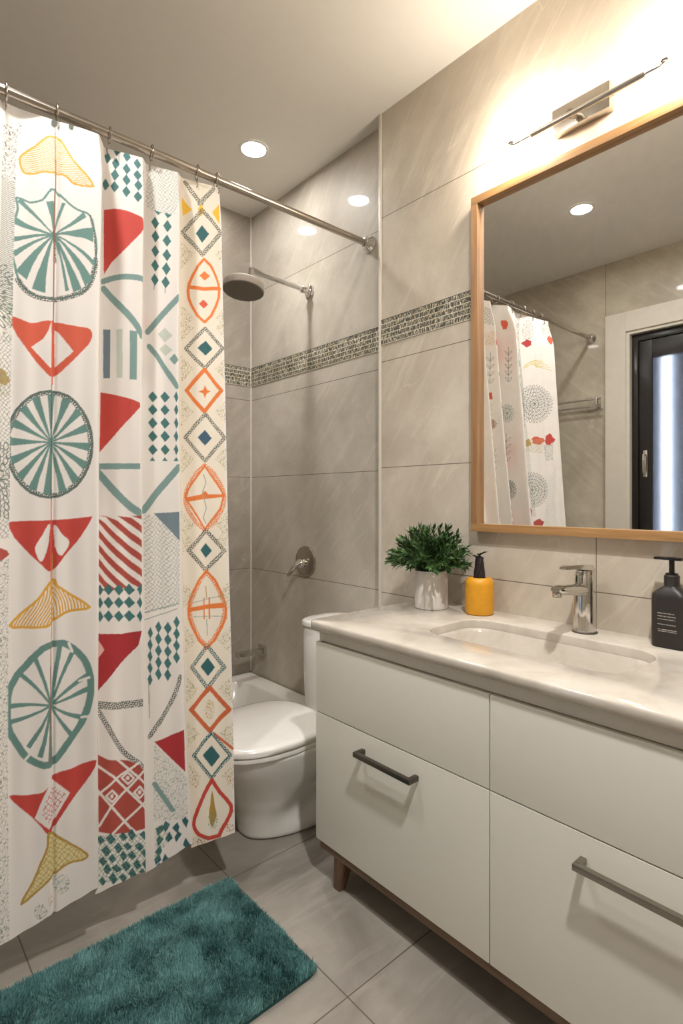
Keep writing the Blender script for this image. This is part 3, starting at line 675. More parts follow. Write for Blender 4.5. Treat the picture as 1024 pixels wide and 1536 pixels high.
P 3 tealdk 0 565,220 577,229 590,212 577,202
P 3 tealdk 0 595,221 607,230 619,213 607,204
P 3 tealdk 0 618,220 630,226 641,212 630,206
P 3 tealdk 0 647,214 659,221 671,206 659,198
P 3 tealdk 0 558,197 569,205 580,190 569,182
P 3 tealdk 0 582,199 592,206 602,192 592,184
P 3 tealdk 0 609,199 619,209 629,192 619,183
P 3 tealdk 0 629,196 641,204 652,188 640,181
P 3 tealdk 0 661,196 672,203 684,188 672,181
P 3 tealdk 0 569,176 580,186 590,169 579,160
P 3 tealdk 0 589,174 602,180 615,165 602,160
P 3 tealdk 0 613,175 626,183 638,166 625,158
P 3 tealdk 0 642,172 653,180 663,164 652,156
P 3 tealdk 0 664,169 677,179 690,160 676,150
P 3 tealdk 0 558,152 568,160 577,145 568,138
P 3 tealdk 0 583,152 594,162 605,144 594,134
P 3 tealdk 0 606,150 617,157 627,142 617,135
P 3 tealdk 0 630,153 641,163 652,144 641,134
P 3 tealdk 0 656,151 666,158 676,144 666,137
NET 3 green 0 557,254 682,239 679,141 557,143
NET 5 gg 0 754,2118 781,2116 814,2094 841,2079 862,2064 873,2052 876,2037 873,2014 867,1987 860,1958 850,1934 835,1931 816,1937 793,1942 772,1950 760,1958 754,1981 750,2052
P 5 tealb 0 774,1912 788,1929 803,1907 789,1890
P 5 tealb 0 776,1869 790,1887 804,1865 790,1848
P 5 tealb 0 776,1825 790,1842 804,1820 790,1803
P 5 tealb 0 776,1780 790,1798 804,1776 791,1759
P 5 tealb 0 776,1737 789,1755 803,1734 790,1716
P 5 tealb 0 814,1900 828,1917 842,1895 828,1878
P 5 tealb 0 813,1855 827,1872 841,1851 827,1834
P 5 tealb 0 813,1811 827,1828 841,1807 828,1790
P 5 tealb 0 812,1770 826,1787 840,1766 826,1748
P 5 tealb 0 811,1729 824,1746 838,1725 824,1708
P 5 tealb 0 783,1950 809,1941 798,1933
P 5 tealb 0 816,1940 842,1931 828,1921
S 5 tealb 2.4 788,1719 786,1705
S 5 tealb 2.4 823,1708 823,1695
S 5 tealm 17.9 768,1578 819,1634 866,1682
P 5 pale 0 800,1571 823,1591 846,1567 823,1547
P 5 pale 0 804,1527 825,1543 846,1524 825,1507
P 5 tealm 0 836,1498 851,1513 865,1495 851,1480
S 5 tealm 15.5 773,1535 783,1523 798,1506 812,1486 829,1462 846,1436 858,1417
P 5 tealb 0 771,1388 785,1403 799,1385 785,1370
P 5 tealb 0 808,1388 823,1403 838,1385 823,1370
P 5 tealb 0 848,1388 856,1403 863,1385 856,1370
P 5 tealb 0 771,1350 785,1365 799,1348 785,1333
P 5 tealb 0 808,1350 823,1365 837,1348 823,1333
P 5 tealb 0 848,1350 856,1365 863,1348 855,1333
P 5 tealb 0 771,1312 785,1327 799,1309 785,1294
P 5 tealb 0 808,1312 823,1327 837,1309 822,1294
P 5 tealb 0 848,1312 855,1327 863,1309 855,1294
P 5 tealb 0 771,1274 785,1289 799,1271 785,1256
P 5 tealb 0 808,1274 822,1289 837,1271 822,1256
P 5 tealb 0 847,1274 855,1289 862,1271 854,1256
P 5 tealb 0 771,1235 785,1250 799,1233 785,1218
P 5 tealb 0 808,1236 822,1250 836,1233 822,1218
P 5 tealb 0 847,1236 854,1250 862,1233 854,1218
P 5 tealb 0 776,1202 784,1213 792,1202
P 5 tealb 0 813,1202 821,1213 829,1202
P 5 tealb 0 846,1202 854,1213 862,1202
S 5 tealm 19.1 758,1062 770,1077 786,1099 804,1121 825,1144 847,1168 862,1184
P 5 slate 0 787,1054 862,1058 861,976 826,1012
NET 5 gg 0 758,1052 787,1048 826,1012 861,973 858,868 857,801 812,790 761,779
S 5 gg 3 761,782 852,804
S 5 gg 2.4 760,762 848,790
P 5 tealb 0 768,728 775,743 782,725 774,710
P 5 tealb 0 788,743 797,758 805,740 796,724
P 5 tealb 0 810,740 821,756 831,737 820,721
P 5 tealb 0 836,755 846,770 855,752 845,736
P 5 tealb 0 767,697 774,712 781,694 774,678
P 5 tealb 0 787,712 796,727 805,708 795,693
P 5 tealb 0 810,709 820,724 830,705 819,690
P 5 tealb 0 835,723 845,739 854,720 844,704
P 5 tealb 0 767,666 774,681 780,662 773,647
P 5 tealb 0 786,680 796,695 804,677 795,662
P 5 tealb 0 809,677 819,692 829,674 819,658
P 5 tealb 0 834,692 844,707 853,688 843,673
P 5 tealb 0 766,635 773,650 780,632 773,617
P 5 tealb 0 786,649 795,664 803,646 794,631
P 5 tealb 0 808,646 819,661 828,642 818,627
P 5 tealb 0 833,660 843,675 852,656 842,641
P 5 tealb 0 766,604 773,619 779,601 772,586
P 5 tealb 0 785,618 794,633 802,614 794,600
P 5 tealb 0 808,615 818,630 827,611 817,596
H 5 char 10.8 851,606 848,594 842,578 835,560 827,544 817,528 806,510 793,490 779,469 769,454
S 5 char 1.8 769,603 770,502
P 5 redd 0 780,440 857,465 856,353 818,396
SCR 5 gg 0 780,434 818,390 861,335 860,232 772,240
S 5 tealm 12 778,333 820,261
P 5 tealdk 0 778,221 794,229 797,216 782,202
P 5 tealdk 0 794,222 801,237 813,226 801,207
P 5 tealdk 0 817,216 831,228 836,215 830,199
P 5 tealdk 0 842,230 852,238 860,225 853,208
P 5 tealdk 0 778,194 786,205 796,192 782,176
P 5 tealdk 0 800,193 811,209 818,190 806,181
P 5 tealdk 0 822,191 832,206 841,195 826,178
P 5 tealdk 0 774,166 787,179 792,164 782,151
P 5 tealdk 0 843,167 850,184 862,163 852,154
P 5 tealdk 0 771,148 784,160 789,142 775,133
P 5 tealdk 0 791,139 798,156 809,137 801,126
P 5 tealdk 0 836,144 850,159 855,145 843,131
P 5 tealdk 0 770,126 784,137 788,122 773,111
P 5 tealdk 0 834,122 843,137 853,124 841,108
SCR 5 green 0 775,225 811,234 806,186 772,129
P 7 cream 0 934,0 1059,0 1059,2100 934,2100
H 7 char 13.1 949,2073 1003,2016
H 7 char 13.1 1044,2075 997,2015
P 7 yell 0 940,2028 975,1993 948,1970
P 7 yell 0 1036,1993 1062,2027 1060,1958
P 7 yell 0 992,1997 1003,2018 1013,1996 1003,1975
H 7 char 12 949,1918 1006,1997 1063,1931 1005,1852 949,1918
P 7 tealdk 0 986,1918 1005,1948 1025,1920 1005,1890
S 7 orange 7.8 1010,1838 1028,1818 1044,1785 1052,1762 1054,1740 1052,1718 1044,1694 1028,1658 1009,1636 990,1656 974,1688 967,1710 965,1732 968,1755 976,1779 992,1814 1010,1838
S 7 orange 12 968,1745 1010,1742 1054,1748
P 7 orange 0 996,1784 1011,1799 1026,1784 1011,1769
P 7 rust 0 994,1694 1007,1708 1020,1693 1007,1679
H 7 char 9.6 958,1551 1010,1617 1061,1558 1008,1492 958,1551
P 7 tealdk 0 989,1555 1011,1578 1031,1554 1010,1531
S 7 orange 10.8 959,1421 1007,1488 1054,1425 1005,1358 959,1421
P 7 orange 0 990,1419 1003,1425 1008,1440 1013,1425 1024,1421 1012,1414 1007,1398 1002,1414
H 7 char 9.6 954,1278 1008,1351 1061,1280 1006,1208 954,1278
P 7 slated 0 987,1279 1006,1302 1025,1277 1006,1254
H 7 orange 10.8 1005,1195 1027,1174 1045,1142 1054,1119 1057,1098 1055,1077 1046,1054 1026,1022 1002,1002 979,1023 961,1055 952,1077 951,1098 955,1119 965,1141 984,1174 1005,1195
S 7 orange 5.4 1005,1193 1043,1130 1056,1105 1045,1066 1003,1004 957,1088 951,1105 967,1136 1005,1193
P 7 orange 0 951,1098 995,1108 1005,1119 1014,1108 1059,1108 1056,1100 1004,1094 957,1086
S 7 gg 2.4 1001,1168 1008,1143 998,1115 1008,1066 999,1039 1006,1021
H 7 char 10.8 957,943 1006,1001 1053,941 1003,884 957,943
P 7 tealdk 0 988,944 1005,964 1021,941 1004,920
S 7 orange 6.6 1005,883 1025,858 1042,820 1051,794 1054,770 1052,745 1042,720 1023,684 1000,662 978,686 961,724 953,750 952,774 956,798 966,823 984,860 1005,883
H 7 orange 12 1005,878 1024,855 1040,818 1048,793 1051,770 1049,747 1040,722 1022,688 1000,667 980,690 963,726 956,750 955,774 958,796 968,821 985,856 1005,878
P 7 orange 0 954,779 1001,786 1056,791 1055,775 1001,773 953,767
S 7 orange 3.6 996,805 995,745
S 7 orange 3.6 1011,805 1010,745
S 7 gg 1.8 963,793 1046,810
S 7 gg 1.8 966,753 1048,751
S 7 gg 2.4 1002,745 1003,698
S 7 ochred 2.4 1002,839 1004,805
H 7 tealdk 10.8 956,612 1002,669 1046,607 999,551 956,612
P 7 tealdk 0 981,612 1002,636 1022,607 1001,584
S 7 rusto 12 950,496 1005,552 1056,489 1001,434 950,496
SCR 7 ochred 0 1017,492 1015,477 1009,467 1002,464 995,468 990,479 989,494 991,508 996,518 1004,522 1011,517 1016,506
S 7 rusto 7.2 1014,425 1062,382
H 7 tealdk 9 952,372 1006,429 1057,363 1002,306 952,372
S 7 tealdk 3 956,371 1006,425 1053,363 1002,310 956,371
P 7 tealdk 0 979,369 1005,394 1029,362 1003,336
S 7 red 10.8 1003,301 1012,286 1025,266 1042,247 1055,229 1056,215 1050,202 1040,187 1029,173 1022,161 1018,153
S 7 red 10.8 1003,301 992,286 978,264 962,234 949,206 945,191 947,182 952,171 960,162 973,155 987,150 1004,151 1018,153
P 7 ochred 0 1002,275 1006,256 1009,230 1012,217 1013,205 1006,187 998,176 993,188 990,208 992,223 996,238 999,261
SCR 7 green 0 1016,193 1014,181 1008,172 1000,170 993,174 988,184 986,196 989,208 994,216 1002,219 1009,215 1014,205
SCR 7 olive 0 944,1892 982,1850 944,1800
SCR 7 olive 0 1083,1908 1043,1856 1081,1813
SCR 7 olive 0 944,1691 981,1648 944,1600
SCR 7 olive 0 1079,1703 1040,1653 1077,1610
SCR 7 olive 0 944,1660 981,1617 944,1569
SCR 7 olive 0 1078,1671 1040,1622 1076,1578
SCR 7 olive 0 944,1532 980,1489 944,1442
SCR 7 olive 0 1076,1540 1038,1492 1074,1449
SCR 7 olive 0 943,1399 978,1356 942,1310
SCR 7 olive 0 1073,1404 1036,1358 1071,1314
SCR 7 olive 0 942,1256 977,1213 941,1169
SCR 7 olive 0 1070,1259 1033,1214 1068,1171
SCR 7 olive 0 939,1061 973,1018 938,976
SCR 7 olive 0 1066,1061 1030,1018 1064,974
SCR 7 olive 0 937,1012 971,969 936,927
SCR 7 olive 0 1064,1010 1028,968 1062,924
SCR 7 olive 0 938,856 972,813 936,773
SCR 7 olive 0 1065,852 1029,811 1064,768
SCR 7 olive 0 939,729 973,687 936,648
SCR 7 olive 0 1066,723 1029,684 1064,641
SCR 7 olive 0 938,592 973,550 936,512
SCR 7 olive 0 1067,584 1030,546 1065,503
SCR 7 olive 0 938,470 972,428 934,392
SCR 7 olive 0 1068,460 1030,423 1066,381
SCR 7 olive 0 936,357 972,315 933,280
SCR 7 olive 0 1069,345 1030,309 1067,267
SCR 7 redd 0 1064,169 1061,162 1053,159 1044,160 1036,165 1034,172 1037,179 1045,182 1054,181 1062,176
SCR 7 brown 0 940,157 986,153 986,139 938,136
SCR 7 ochred 0 967,303 964,292 958,286 952,287 946,294 945,305 947,316 953,323 960,322 965,315
SCR 7 ochred 0 1066,303 1063,290 1056,282 1048,283 1042,292 1040,305 1043,318 1049,326 1057,325 1064,316
S 0 yolive 3.2 177,1809 204,1803 199,1792
S 0 yolive 3.2 174,1813 197,1814 190,1808
S 0 yolive 3.2 171,1816 188,1823 177,1822
S 0 yolive 3.2 166,1819 176,1831 162,1835
S 0 yolive 3.2 161,1822 163,1837 145,1844
S 0 yolive 3.2 156,1823 149,1842 126,1851
S 0 yolive 3.2 151,1824 135,1844 108,1854
S 0 yolive 3.2 145,1824 120,1844 89,1853
S 0 yolive 3.2 140,1823 107,1841 72,1849
S 0 yolive 3.2 136,1821 95,1837 56,1842
S 0 yolive 3.2 132,1819 86,1830 43,1831
S 0 yolive 3.2 130,1816 78,1822 34,1818
S 0 yolive 3.2 128,1813 73,1813 28,1803
S 0 slateg 2.2 125,1610 129,1606 139,1604 149,1605 153,1608 148,1612 138,1615 128,1614 125,1610
S 0 slateg 2.2 138,1589 144,1589 151,1595 155,1602 154,1607 148,1607 141,1602 137,1594 138,1589
S 0 slateg 2.2 164,1582 167,1586 165,1595 160,1604 155,1607 152,1603 154,1594 159,1585 164,1582
S 0 slateg 2.2 183,1595 180,1600 172,1606 162,1609 156,1608 159,1603 168,1597 178,1594 183,1595
S 0 slateg 2.2 180,1618 175,1620 165,1618 158,1614 156,1609 162,1607 171,1608 179,1613 180,1618
S 0 slateg 2.2 159,1633 154,1631 151,1623 151,1614 155,1610 160,1612 163,1620 162,1629 159,1633
S 0 slateg 2.2 134,1630 134,1625 139,1617 148,1611 154,1610 154,1615 148,1623 140,1629 134,1630
S 0 slateg 2.2 108,1594 113,1591 123,1593 131,1597 133,1602 127,1604 117,1603 109,1598 108,1594
S 0 slateg 2.2 123,1576 129,1576 136,1581 141,1588 140,1593 134,1594 127,1588 122,1581 123,1576
S 0 slateg 2.2 145,1565 150,1567 153,1575 154,1584 150,1588 145,1586 142,1578 142,1570 145,1565
S 0 slateg 2.2 169,1563 172,1566 171,1575 166,1584 161,1587 158,1583 159,1574 163,1566 169,1563
S 0 slateg 2.2 189,1569 190,1574 185,1582 177,1589 171,1590 170,1585 176,1577 184,1570 189,1569
S 0 slateg 2.2 203,1583 201,1588 192,1594 183,1598 177,1597 179,1592 188,1586 198,1582 203,1583
S 0 slateg 2.2 207,1602 203,1606 193,1609 183,1609 179,1606 184,1602 194,1599 203,1599 207,1602
S 0 slateg 2.2 201,1623 196,1625 186,1624 178,1620 176,1615 182,1613 192,1614 200,1618 201,1623
S 0 slateg 2.2 186,1640 180,1640 173,1636 168,1628 169,1623 175,1623 182,1628 187,1635 186,1640
S 0 slateg 2.2 164,1652 160,1649 156,1642 156,1633 159,1628 164,1630 168,1638 168,1647 164,1652
S 0 slateg 2.2 141,1654 138,1650 139,1642 143,1633 148,1630 151,1634 150,1642 146,1651 141,1654
S 0 slateg 2.2 120,1648 120,1643 125,1635 133,1628 139,1627 139,1632 134,1640 126,1647 120,1648
S 0 slateg 2.2 106,1634 108,1629 117,1622 127,1619 132,1620 130,1625 122,1631 112,1635 106,1634
S 0 slateg 2.2 102,1614 106,1610 116,1608 126,1608 130,1611 126,1615 116,1618 106,1618 102,1614
S 0 slateg 2.2 106,1565 112,1564 120,1569 125,1576 124,1581 119,1581 111,1577 106,1570 106,1565
S 0 slateg 2.2 126,1552 132,1553 137,1560 139,1568 137,1573 131,1572 126,1565 124,1557 126,1552
S 0 slateg 2.2 148,1544 153,1547 156,1555 155,1564 151,1568 146,1566 144,1558 144,1549 148,1544
S 0 slateg 2.2 171,1543 174,1546 174,1555 170,1564 165,1567 162,1563 162,1555 166,1546 171,1543
S 0 slateg 2.2 192,1547 194,1551 190,1560 184,1568 178,1570 176,1565 180,1556 186,1549 192,1547
S 0 slateg 2.2 210,1556 210,1561 204,1569 195,1575 189,1576 189,1570 195,1563 204,1557 210,1556
S 0 slateg 2.2 222,1570 220,1575 212,1581 203,1585 197,1584 199,1579 207,1573 217,1569 222,1570
S 0 slateg 2.2 229,1587 226,1592 216,1596 206,1597 201,1595 205,1590 214,1586 224,1585 229,1587
S 0 slateg 2.2 229,1606 224,1610 214,1612 205,1611 201,1607 206,1603 216,1602 226,1603 229,1606
S 0 slateg 2.2 222,1626 217,1628 207,1628 199,1624 197,1619 203,1617 212,1618 221,1621 222,1626
S 0 slateg 2.2 210,1644 204,1645 196,1642 190,1636 190,1630 195,1629 204,1633 210,1639 210,1644
S 0 slateg 2.2 193,1658 187,1658 181,1652 177,1645 179,1640 184,1640 191,1646 194,1653 193,1658
S 0 slateg 2.2 172,1669 167,1667 163,1660 163,1651 166,1646 171,1648 175,1656 175,1664 172,1669
S 0 slateg 2.2 150,1674 146,1671 145,1662 147,1653 152,1649 156,1653 157,1661 154,1670 150,1674
S 0 slateg 2.2 128,1673 126,1669 127,1660 132,1652 138,1649 140,1653 138,1662 133,1670 128,1673
S 0 slateg 2.2 108,1667 107,1662 112,1653 120,1646 126,1645 126,1650 122,1658 114,1665 108,1667
S 0 slateg 2.2 92,1655 93,1650 101,1642 110,1637 116,1637 115,1643 108,1650 98,1655 92,1655
S 0 slateg 2.2 82,1639 85,1634 94,1628 104,1626 109,1627 107,1632 98,1638 88,1640 82,1639
S 0 slateg 2.2 78,1620 82,1616 93,1613 103,1613 107,1616 103,1620 93,1623 83,1623 78,1620
S 0 slateg 2.2 81,1600 86,1597 97,1597 106,1599 109,1603 104,1606 93,1607 84,1604 81,1600
S 0 slateg 2.2 91,1581 97,1579 106,1582 114,1586 115,1591 109,1593 100,1591 92,1586 91,1581
S 0 slateg 2.2 127,1531 132,1533 137,1540 138,1548 135,1553 130,1552 125,1544 124,1536 127,1531
S 0 slateg 2.2 149,1525 154,1528 156,1536 155,1544 151,1549 146,1546 144,1538 145,1529 149,1525
S 0 slateg 2.2 171,1523 175,1526 175,1535 171,1544 166,1547 163,1544 163,1535 166,1526 171,1523
S 0 slateg 2.2 193,1525 195,1529 193,1538 187,1546 182,1549 179,1545 182,1536 187,1528 193,1525
S 0 slateg 2.2 212,1532 213,1536 208,1545 201,1552 195,1554 194,1549 199,1540 206,1533 212,1532
S 0 slateg 2.2 228,1542 228,1547 222,1554 213,1560 207,1561 207,1556 214,1548 222,1542 228,1542
S 0 slateg 2.2 241,1555 239,1560 231,1567 222,1571 216,1570 218,1565 226,1559 235,1555 241,1555
S 0 slateg 2.2 249,1571 246,1576 237,1581 227,1584 222,1582 225,1577 234,1572 244,1570 249,1571
S 0 slateg 2.2 252,1589 248,1594 238,1597 229,1597 224,1595 228,1590 238,1587 248,1587 252,1589
S 0 slateg 2.2 251,1608 246,1612 236,1613 227,1612 223,1608 228,1605 238,1603 247,1604 251,1608
S 0 slateg 2.2 245,1627 239,1630 230,1629 221,1626 219,1622 224,1619 234,1619 242,1623 245,1627
S 0 slateg 2.2 234,1645 228,1647 219,1644 212,1639 212,1635 217,1633 226,1635 233,1640 234,1645
S 0 slateg 2.2 220,1661 214,1662 206,1658 201,1651 201,1646 207,1646 215,1650 220,1656 220,1661
S 0 slateg 2.2 202,1675 196,1674 190,1669 187,1661 188,1656 194,1656 200,1662 204,1670 202,1675
S 0 slateg 2.2 182,1685 177,1684 172,1677 171,1668 174,1663 179,1665 184,1672 185,1680 182,1685
S 0 slateg 2.2 161,1692 156,1689 154,1681 155,1672 159,1668 163,1671 166,1679 164,1688 161,1692
S 0 slateg 2.2 139,1694 135,1691 135,1682 138,1673 143,1670 147,1673 147,1682 144,1691 139,1694
S 0 slateg 2.2 118,1692 115,1688 117,1679 123,1671 128,1668 130,1672 128,1681 123,1690 118,1692
S 0 slateg 2.2 98,1686 97,1681 101,1673 108,1666 114,1664 115,1669 111,1677 104,1684 98,1686
S 0 slateg 2.2 82,1676 82,1671 88,1663 96,1657 102,1657 102,1662 96,1670 87,1676 82,1676
S 0 slateg 2.2 68,1663 70,1657 78,1651 87,1646 93,1647 92,1652 84,1659 74,1663 68,1663
S 0 slateg 2.2 59,1646 62,1641 71,1636 82,1634 87,1635 84,1640 75,1645 65,1648 59,1646
S 0 slateg 2.2 55,1628 59,1623 69,1620 80,1619 84,1622 80,1627 70,1630 60,1631 55,1628
S 0 slateg 2.2 56,1608 61,1605 71,1603 81,1605 85,1608 80,1612 70,1614 60,1612 56,1608
S 0 slateg 2.2 62,1589 68,1586 78,1587 87,1590 89,1595 84,1598 73,1597 64,1594 62,1589
S 0 slateg 2.2 73,1571 79,1569 88,1572 96,1577 97,1582 91,1584 81,1581 74,1576 73,1571
S 0 slateg 2.2 88,1555 94,1554 102,1558 108,1565 107,1570 101,1571 93,1566 87,1560 88,1555
S 0 slateg 2.2 106,1541 112,1542 118,1548 122,1555 120,1560 114,1560 108,1554 104,1546 106,1541
S 0 slateg 2.2 169,1503 173,1507 174,1515 170,1524 166,1528 162,1524 162,1516 164,1507 169,1503
S 0 slateg 2.2 191,1504 194,1508 192,1517 188,1525 182,1528 179,1524 181,1516 185,1507 191,1504
S 0 slateg 2.2 211,1508 213,1513 210,1522 203,1529 198,1532 196,1527 199,1518 205,1511 211,1508
S 0 slateg 2.2 229,1516 230,1521 225,1529 218,1536 212,1537 211,1532 216,1524 223,1517 229,1516
S 0 slateg 2.2 245,1526 244,1531 238,1539 230,1545 224,1545 224,1540 230,1533 239,1527 245,1526
S 0 slateg 2.2 258,1539 256,1544 249,1551 239,1556 234,1555 235,1550 242,1543 252,1539 258,1539
S 0 slateg 2.2 267,1554 264,1559 256,1565 246,1568 241,1567 243,1562 252,1556 262,1553 267,1554
S 0 slateg 2.2 272,1571 269,1576 260,1580 250,1582 245,1580 248,1575 258,1571 268,1569 272,1571
S 0 slateg 2.2 274,1589 270,1593 261,1596 251,1596 247,1594 251,1589 261,1586 270,1586 274,1589
S 0 slateg 2.2 273,1608 268,1611 258,1613 249,1611 246,1608 250,1604 260,1603 269,1604 273,1608
S 0 slateg 2.2 267,1626 262,1629 252,1629 244,1626 241,1622 246,1619 256,1619 265,1622 267,1626
S 0 slateg 2.2 258,1644 252,1647 243,1645 236,1641 234,1636 240,1634 249,1635 257,1640 258,1644
S 0 slateg 2.2 246,1661 240,1663 232,1660 225,1654 225,1649 231,1648 239,1651 245,1656 246,1661
S 0 slateg 2.2 231,1677 225,1677 218,1673 213,1666 213,1661 219,1660 226,1665 231,1672 231,1677
S 0 slateg 2.2 213,1690 208,1690 201,1684 198,1676 200,1671 205,1672 212,1677 215,1685 213,1690
S 0 slateg 2.2 194,1701 188,1699 184,1692 182,1684 185,1679 190,1681 195,1687 196,1696 194,1701
S 0 slateg 2.2 173,1708 168,1706 165,1698 165,1690 169,1685 174,1687 177,1695 176,1704 173,1708
S 0 slateg 2.2 152,1713 148,1710 146,1702 148,1693 152,1689 156,1692 158,1700 156,1709 152,1713
S 0 slateg 2.2 130,1714 127,1711 127,1702 131,1693 136,1690 139,1693 139,1702 135,1711 130,1714
S 0 slateg 2.2 110,1712 107,1708 109,1699 115,1691 120,1688 122,1692 120,1701 115,1709 110,1712
S 0 slateg 2.2 90,1707 89,1702 93,1693 99,1686 105,1684 106,1688 103,1697 96,1705 90,1707
S 0 slateg 2.2 73,1698 72,1693 78,1684 86,1678 92,1677 92,1682 87,1690 79,1697 73,1698
S 0 slateg 2.2 58,1686 58,1681 65,1673 74,1668 80,1668 80,1673 73,1680 64,1686 58,1686
S 0 slateg 2.2 46,1672 48,1667 56,1660 66,1656 71,1657 70,1662 61,1668 52,1673 46,1672
S 0 slateg 2.2 37,1655 40,1650 49,1645 60,1643 65,1644 62,1649 53,1655 43,1657 37,1655
S 0 slateg 2.2 32,1638 36,1633 46,1629 57,1628 61,1631 58,1635 48,1639 37,1640 32,1638
S 0 slateg 2.2 32,1619 36,1614 47,1612 57,1613 61,1616 56,1620 46,1623 36,1622 32,1619
S 0 slateg 2.2 35,1599 40,1596 51,1595 60,1598 63,1602 58,1605 48,1606 38,1603 35,1599
S 0 slateg 2.2 42,1580 48,1578 58,1579 67,1582 69,1587 63,1590 53,1589 44,1585 42,1580
S 0 slateg 2.2 53,1562 59,1561 69,1563 76,1568 77,1573 71,1575 62,1573 54,1567 53,1562
S 0 slateg 2.2 68,1546 74,1545 82,1549 88,1556 88,1561 82,1562 74,1558 68,1551 68,1546
S 0 slateg 2.2 85,1532 91,1532 98,1537 102,1545 101,1550 95,1550 88,1544 84,1537 85,1532
S 0 slateg 2.2 104,1520 110,1521 116,1528 118,1536 116,1541 110,1540 105,1533 102,1525 104,1520
S 0 slateg 2.2 125,1511 130,1513 135,1520 135,1529 132,1534 127,1532 123,1524 122,1516 125,1511
S 0 slateg 2.2 147,1506 152,1508 154,1516 153,1525 149,1530 144,1527 142,1519 143,1510 147,1506
P 0 rust 0 102,1411 120,1401 140,1388 156,1386 181,1392 189,1395 184,1407 190,1416 177,1429 151,1432 136,1425 115,1423
P 0 red 0 30,1421 38,1406 59,1400 73,1386 92,1392 104,1406 96,1418 92,1434 87,1439 66,1453 54,1447 45,1433
P 0 ochred 0 194,1396 196,1383 210,1379 221,1375 233,1372 244,1385 239,1394 232,1408 228,1411 216,1415 205,1418 202,1405
SCR 0 olive 0 248,1408 111,1421 134,1341 243,1344
SCR 0 slateg 0 120,1385 44,1402 58,1306 111,1298
S 0 slateg 2.2 196,1141 200,1138 210,1137 219,1138 222,1141 218,1144 209,1146 200,1145 196,1141
S 0 slateg 2.2 209,1123 214,1123 221,1129 224,1136 223,1140 218,1140 211,1134 208,1128 209,1123
S 0 slateg 2.2 233,1118 236,1122 234,1130 230,1137 224,1140 222,1136 224,1128 228,1121 233,1118
S 0 slateg 2.2 250,1131 248,1135 240,1140 230,1142 226,1141 228,1136 236,1132 246,1129 250,1131
S 0 slateg 2.2 248,1151 242,1153 234,1151 227,1146 225,1142 231,1140 239,1142 246,1147 248,1151
S 0 slateg 2.2 227,1164 223,1162 220,1154 221,1146 224,1143 228,1145 231,1152 230,1160 227,1164
S 0 slateg 2.2 204,1160 204,1155 210,1148 217,1143 223,1142 223,1147 217,1154 210,1159 204,1160
S 0 slateg 2.2 181,1125 186,1124 195,1125 203,1130 204,1134 199,1136 190,1134 182,1130 181,1125
S 0 slateg 2.2 196,1110 201,1111 208,1116 212,1122 211,1127 206,1127 199,1122 195,1115 196,1110
S 0 slateg 2.2 216,1102 221,1104 224,1111 224,1119 220,1123 216,1120 213,1113 213,1106 216,1102
S 0 slateg 2.2 238,1101 241,1104 240,1112 236,1120 231,1122 228,1118 229,1111 233,1103 238,1101
S 0 slateg 2.2 257,1108 258,1112 252,1119 245,1125 239,1126 239,1121 244,1114 252,1108 257,1108
S 0 slateg 2.2 270,1121 267,1126 259,1131 250,1133 245,1132 247,1128 255,1123 264,1120 270,1121
S 0 slateg 2.2 273,1139 269,1142 259,1144 250,1143 247,1140 251,1137 260,1135 269,1136 273,1139
S 0 slateg 2.2 266,1157 261,1159 252,1157 245,1153 244,1148 249,1147 258,1148 265,1153 266,1157
S 0 slateg 2.2 252,1172 246,1172 240,1167 236,1160 237,1156 242,1156 249,1161 253,1167 252,1172
S 0 slateg 2.2 232,1181 227,1179 224,1172 224,1164 228,1160 232,1162 235,1169 235,1177 232,1181
S 0 slateg 2.2 210,1182 207,1178 208,1170 213,1163 217,1160 220,1164 219,1172 215,1179 210,1182
S 0 slateg 2.2 191,1175 190,1170 196,1163 203,1158 208,1157 209,1162 204,1169 196,1174 191,1175
S 0 slateg 2.2 178,1161 180,1157 188,1152 198,1149 203,1150 201,1155 193,1160 183,1163 178,1161
S 0 slateg 2.2 175,1144 179,1140 188,1138 198,1139 201,1142 197,1146 188,1148 178,1147 175,1144
S 0 slateg 2.2 181,1099 186,1099 193,1104 198,1110 197,1115 192,1115 184,1110 180,1104 181,1099
S 0 slateg 2.2 199,1089 204,1090 209,1096 211,1104 209,1108 204,1107 199,1101 197,1093 199,1089
S 0 slateg 2.2 220,1083 224,1086 226,1093 225,1101 222,1105 217,1102 215,1095 216,1087 220,1083
S 0 slateg 2.2 241,1083 244,1086 243,1094 239,1102 235,1104 232,1101 233,1093 236,1086 241,1083
S 0 slateg 2.2 260,1088 262,1092 258,1099 252,1106 247,1108 246,1103 249,1096 255,1089 260,1088
S 0 slateg 2.2 276,1097 276,1102 270,1108 262,1113 257,1113 257,1109 263,1102 271,1097 276,1097
S 0 slateg 2.2 288,1110 286,1115 278,1120 269,1123 264,1122 266,1117 274,1112 283,1109 288,1110
S 0 slateg 2.2 293,1126 290,1130 281,1134 272,1134 267,1132 271,1128 280,1125 289,1124 293,1126
S 0 slateg 2.2 293,1144 288,1147 279,1148 270,1146 267,1143 272,1140 281,1139 290,1140 293,1144
S 0 slateg 2.2 286,1161 281,1163 272,1162 265,1158 263,1154 268,1152 277,1153 284,1157 286,1161
S 0 slateg 2.2 274,1176 269,1177 261,1174 256,1168 255,1163 261,1163 268,1166 274,1172 274,1176
S 0 slateg 2.2 258,1189 252,1188 247,1183 244,1176 245,1171 250,1172 256,1177 259,1184 258,1189
S 0 slateg 2.2 238,1197 234,1195 230,1188 230,1180 233,1176 237,1178 241,1185 241,1193 238,1197
S 0 slateg 2.2 218,1200 214,1197 213,1190 216,1182 220,1178 223,1181 224,1189 222,1197 218,1200
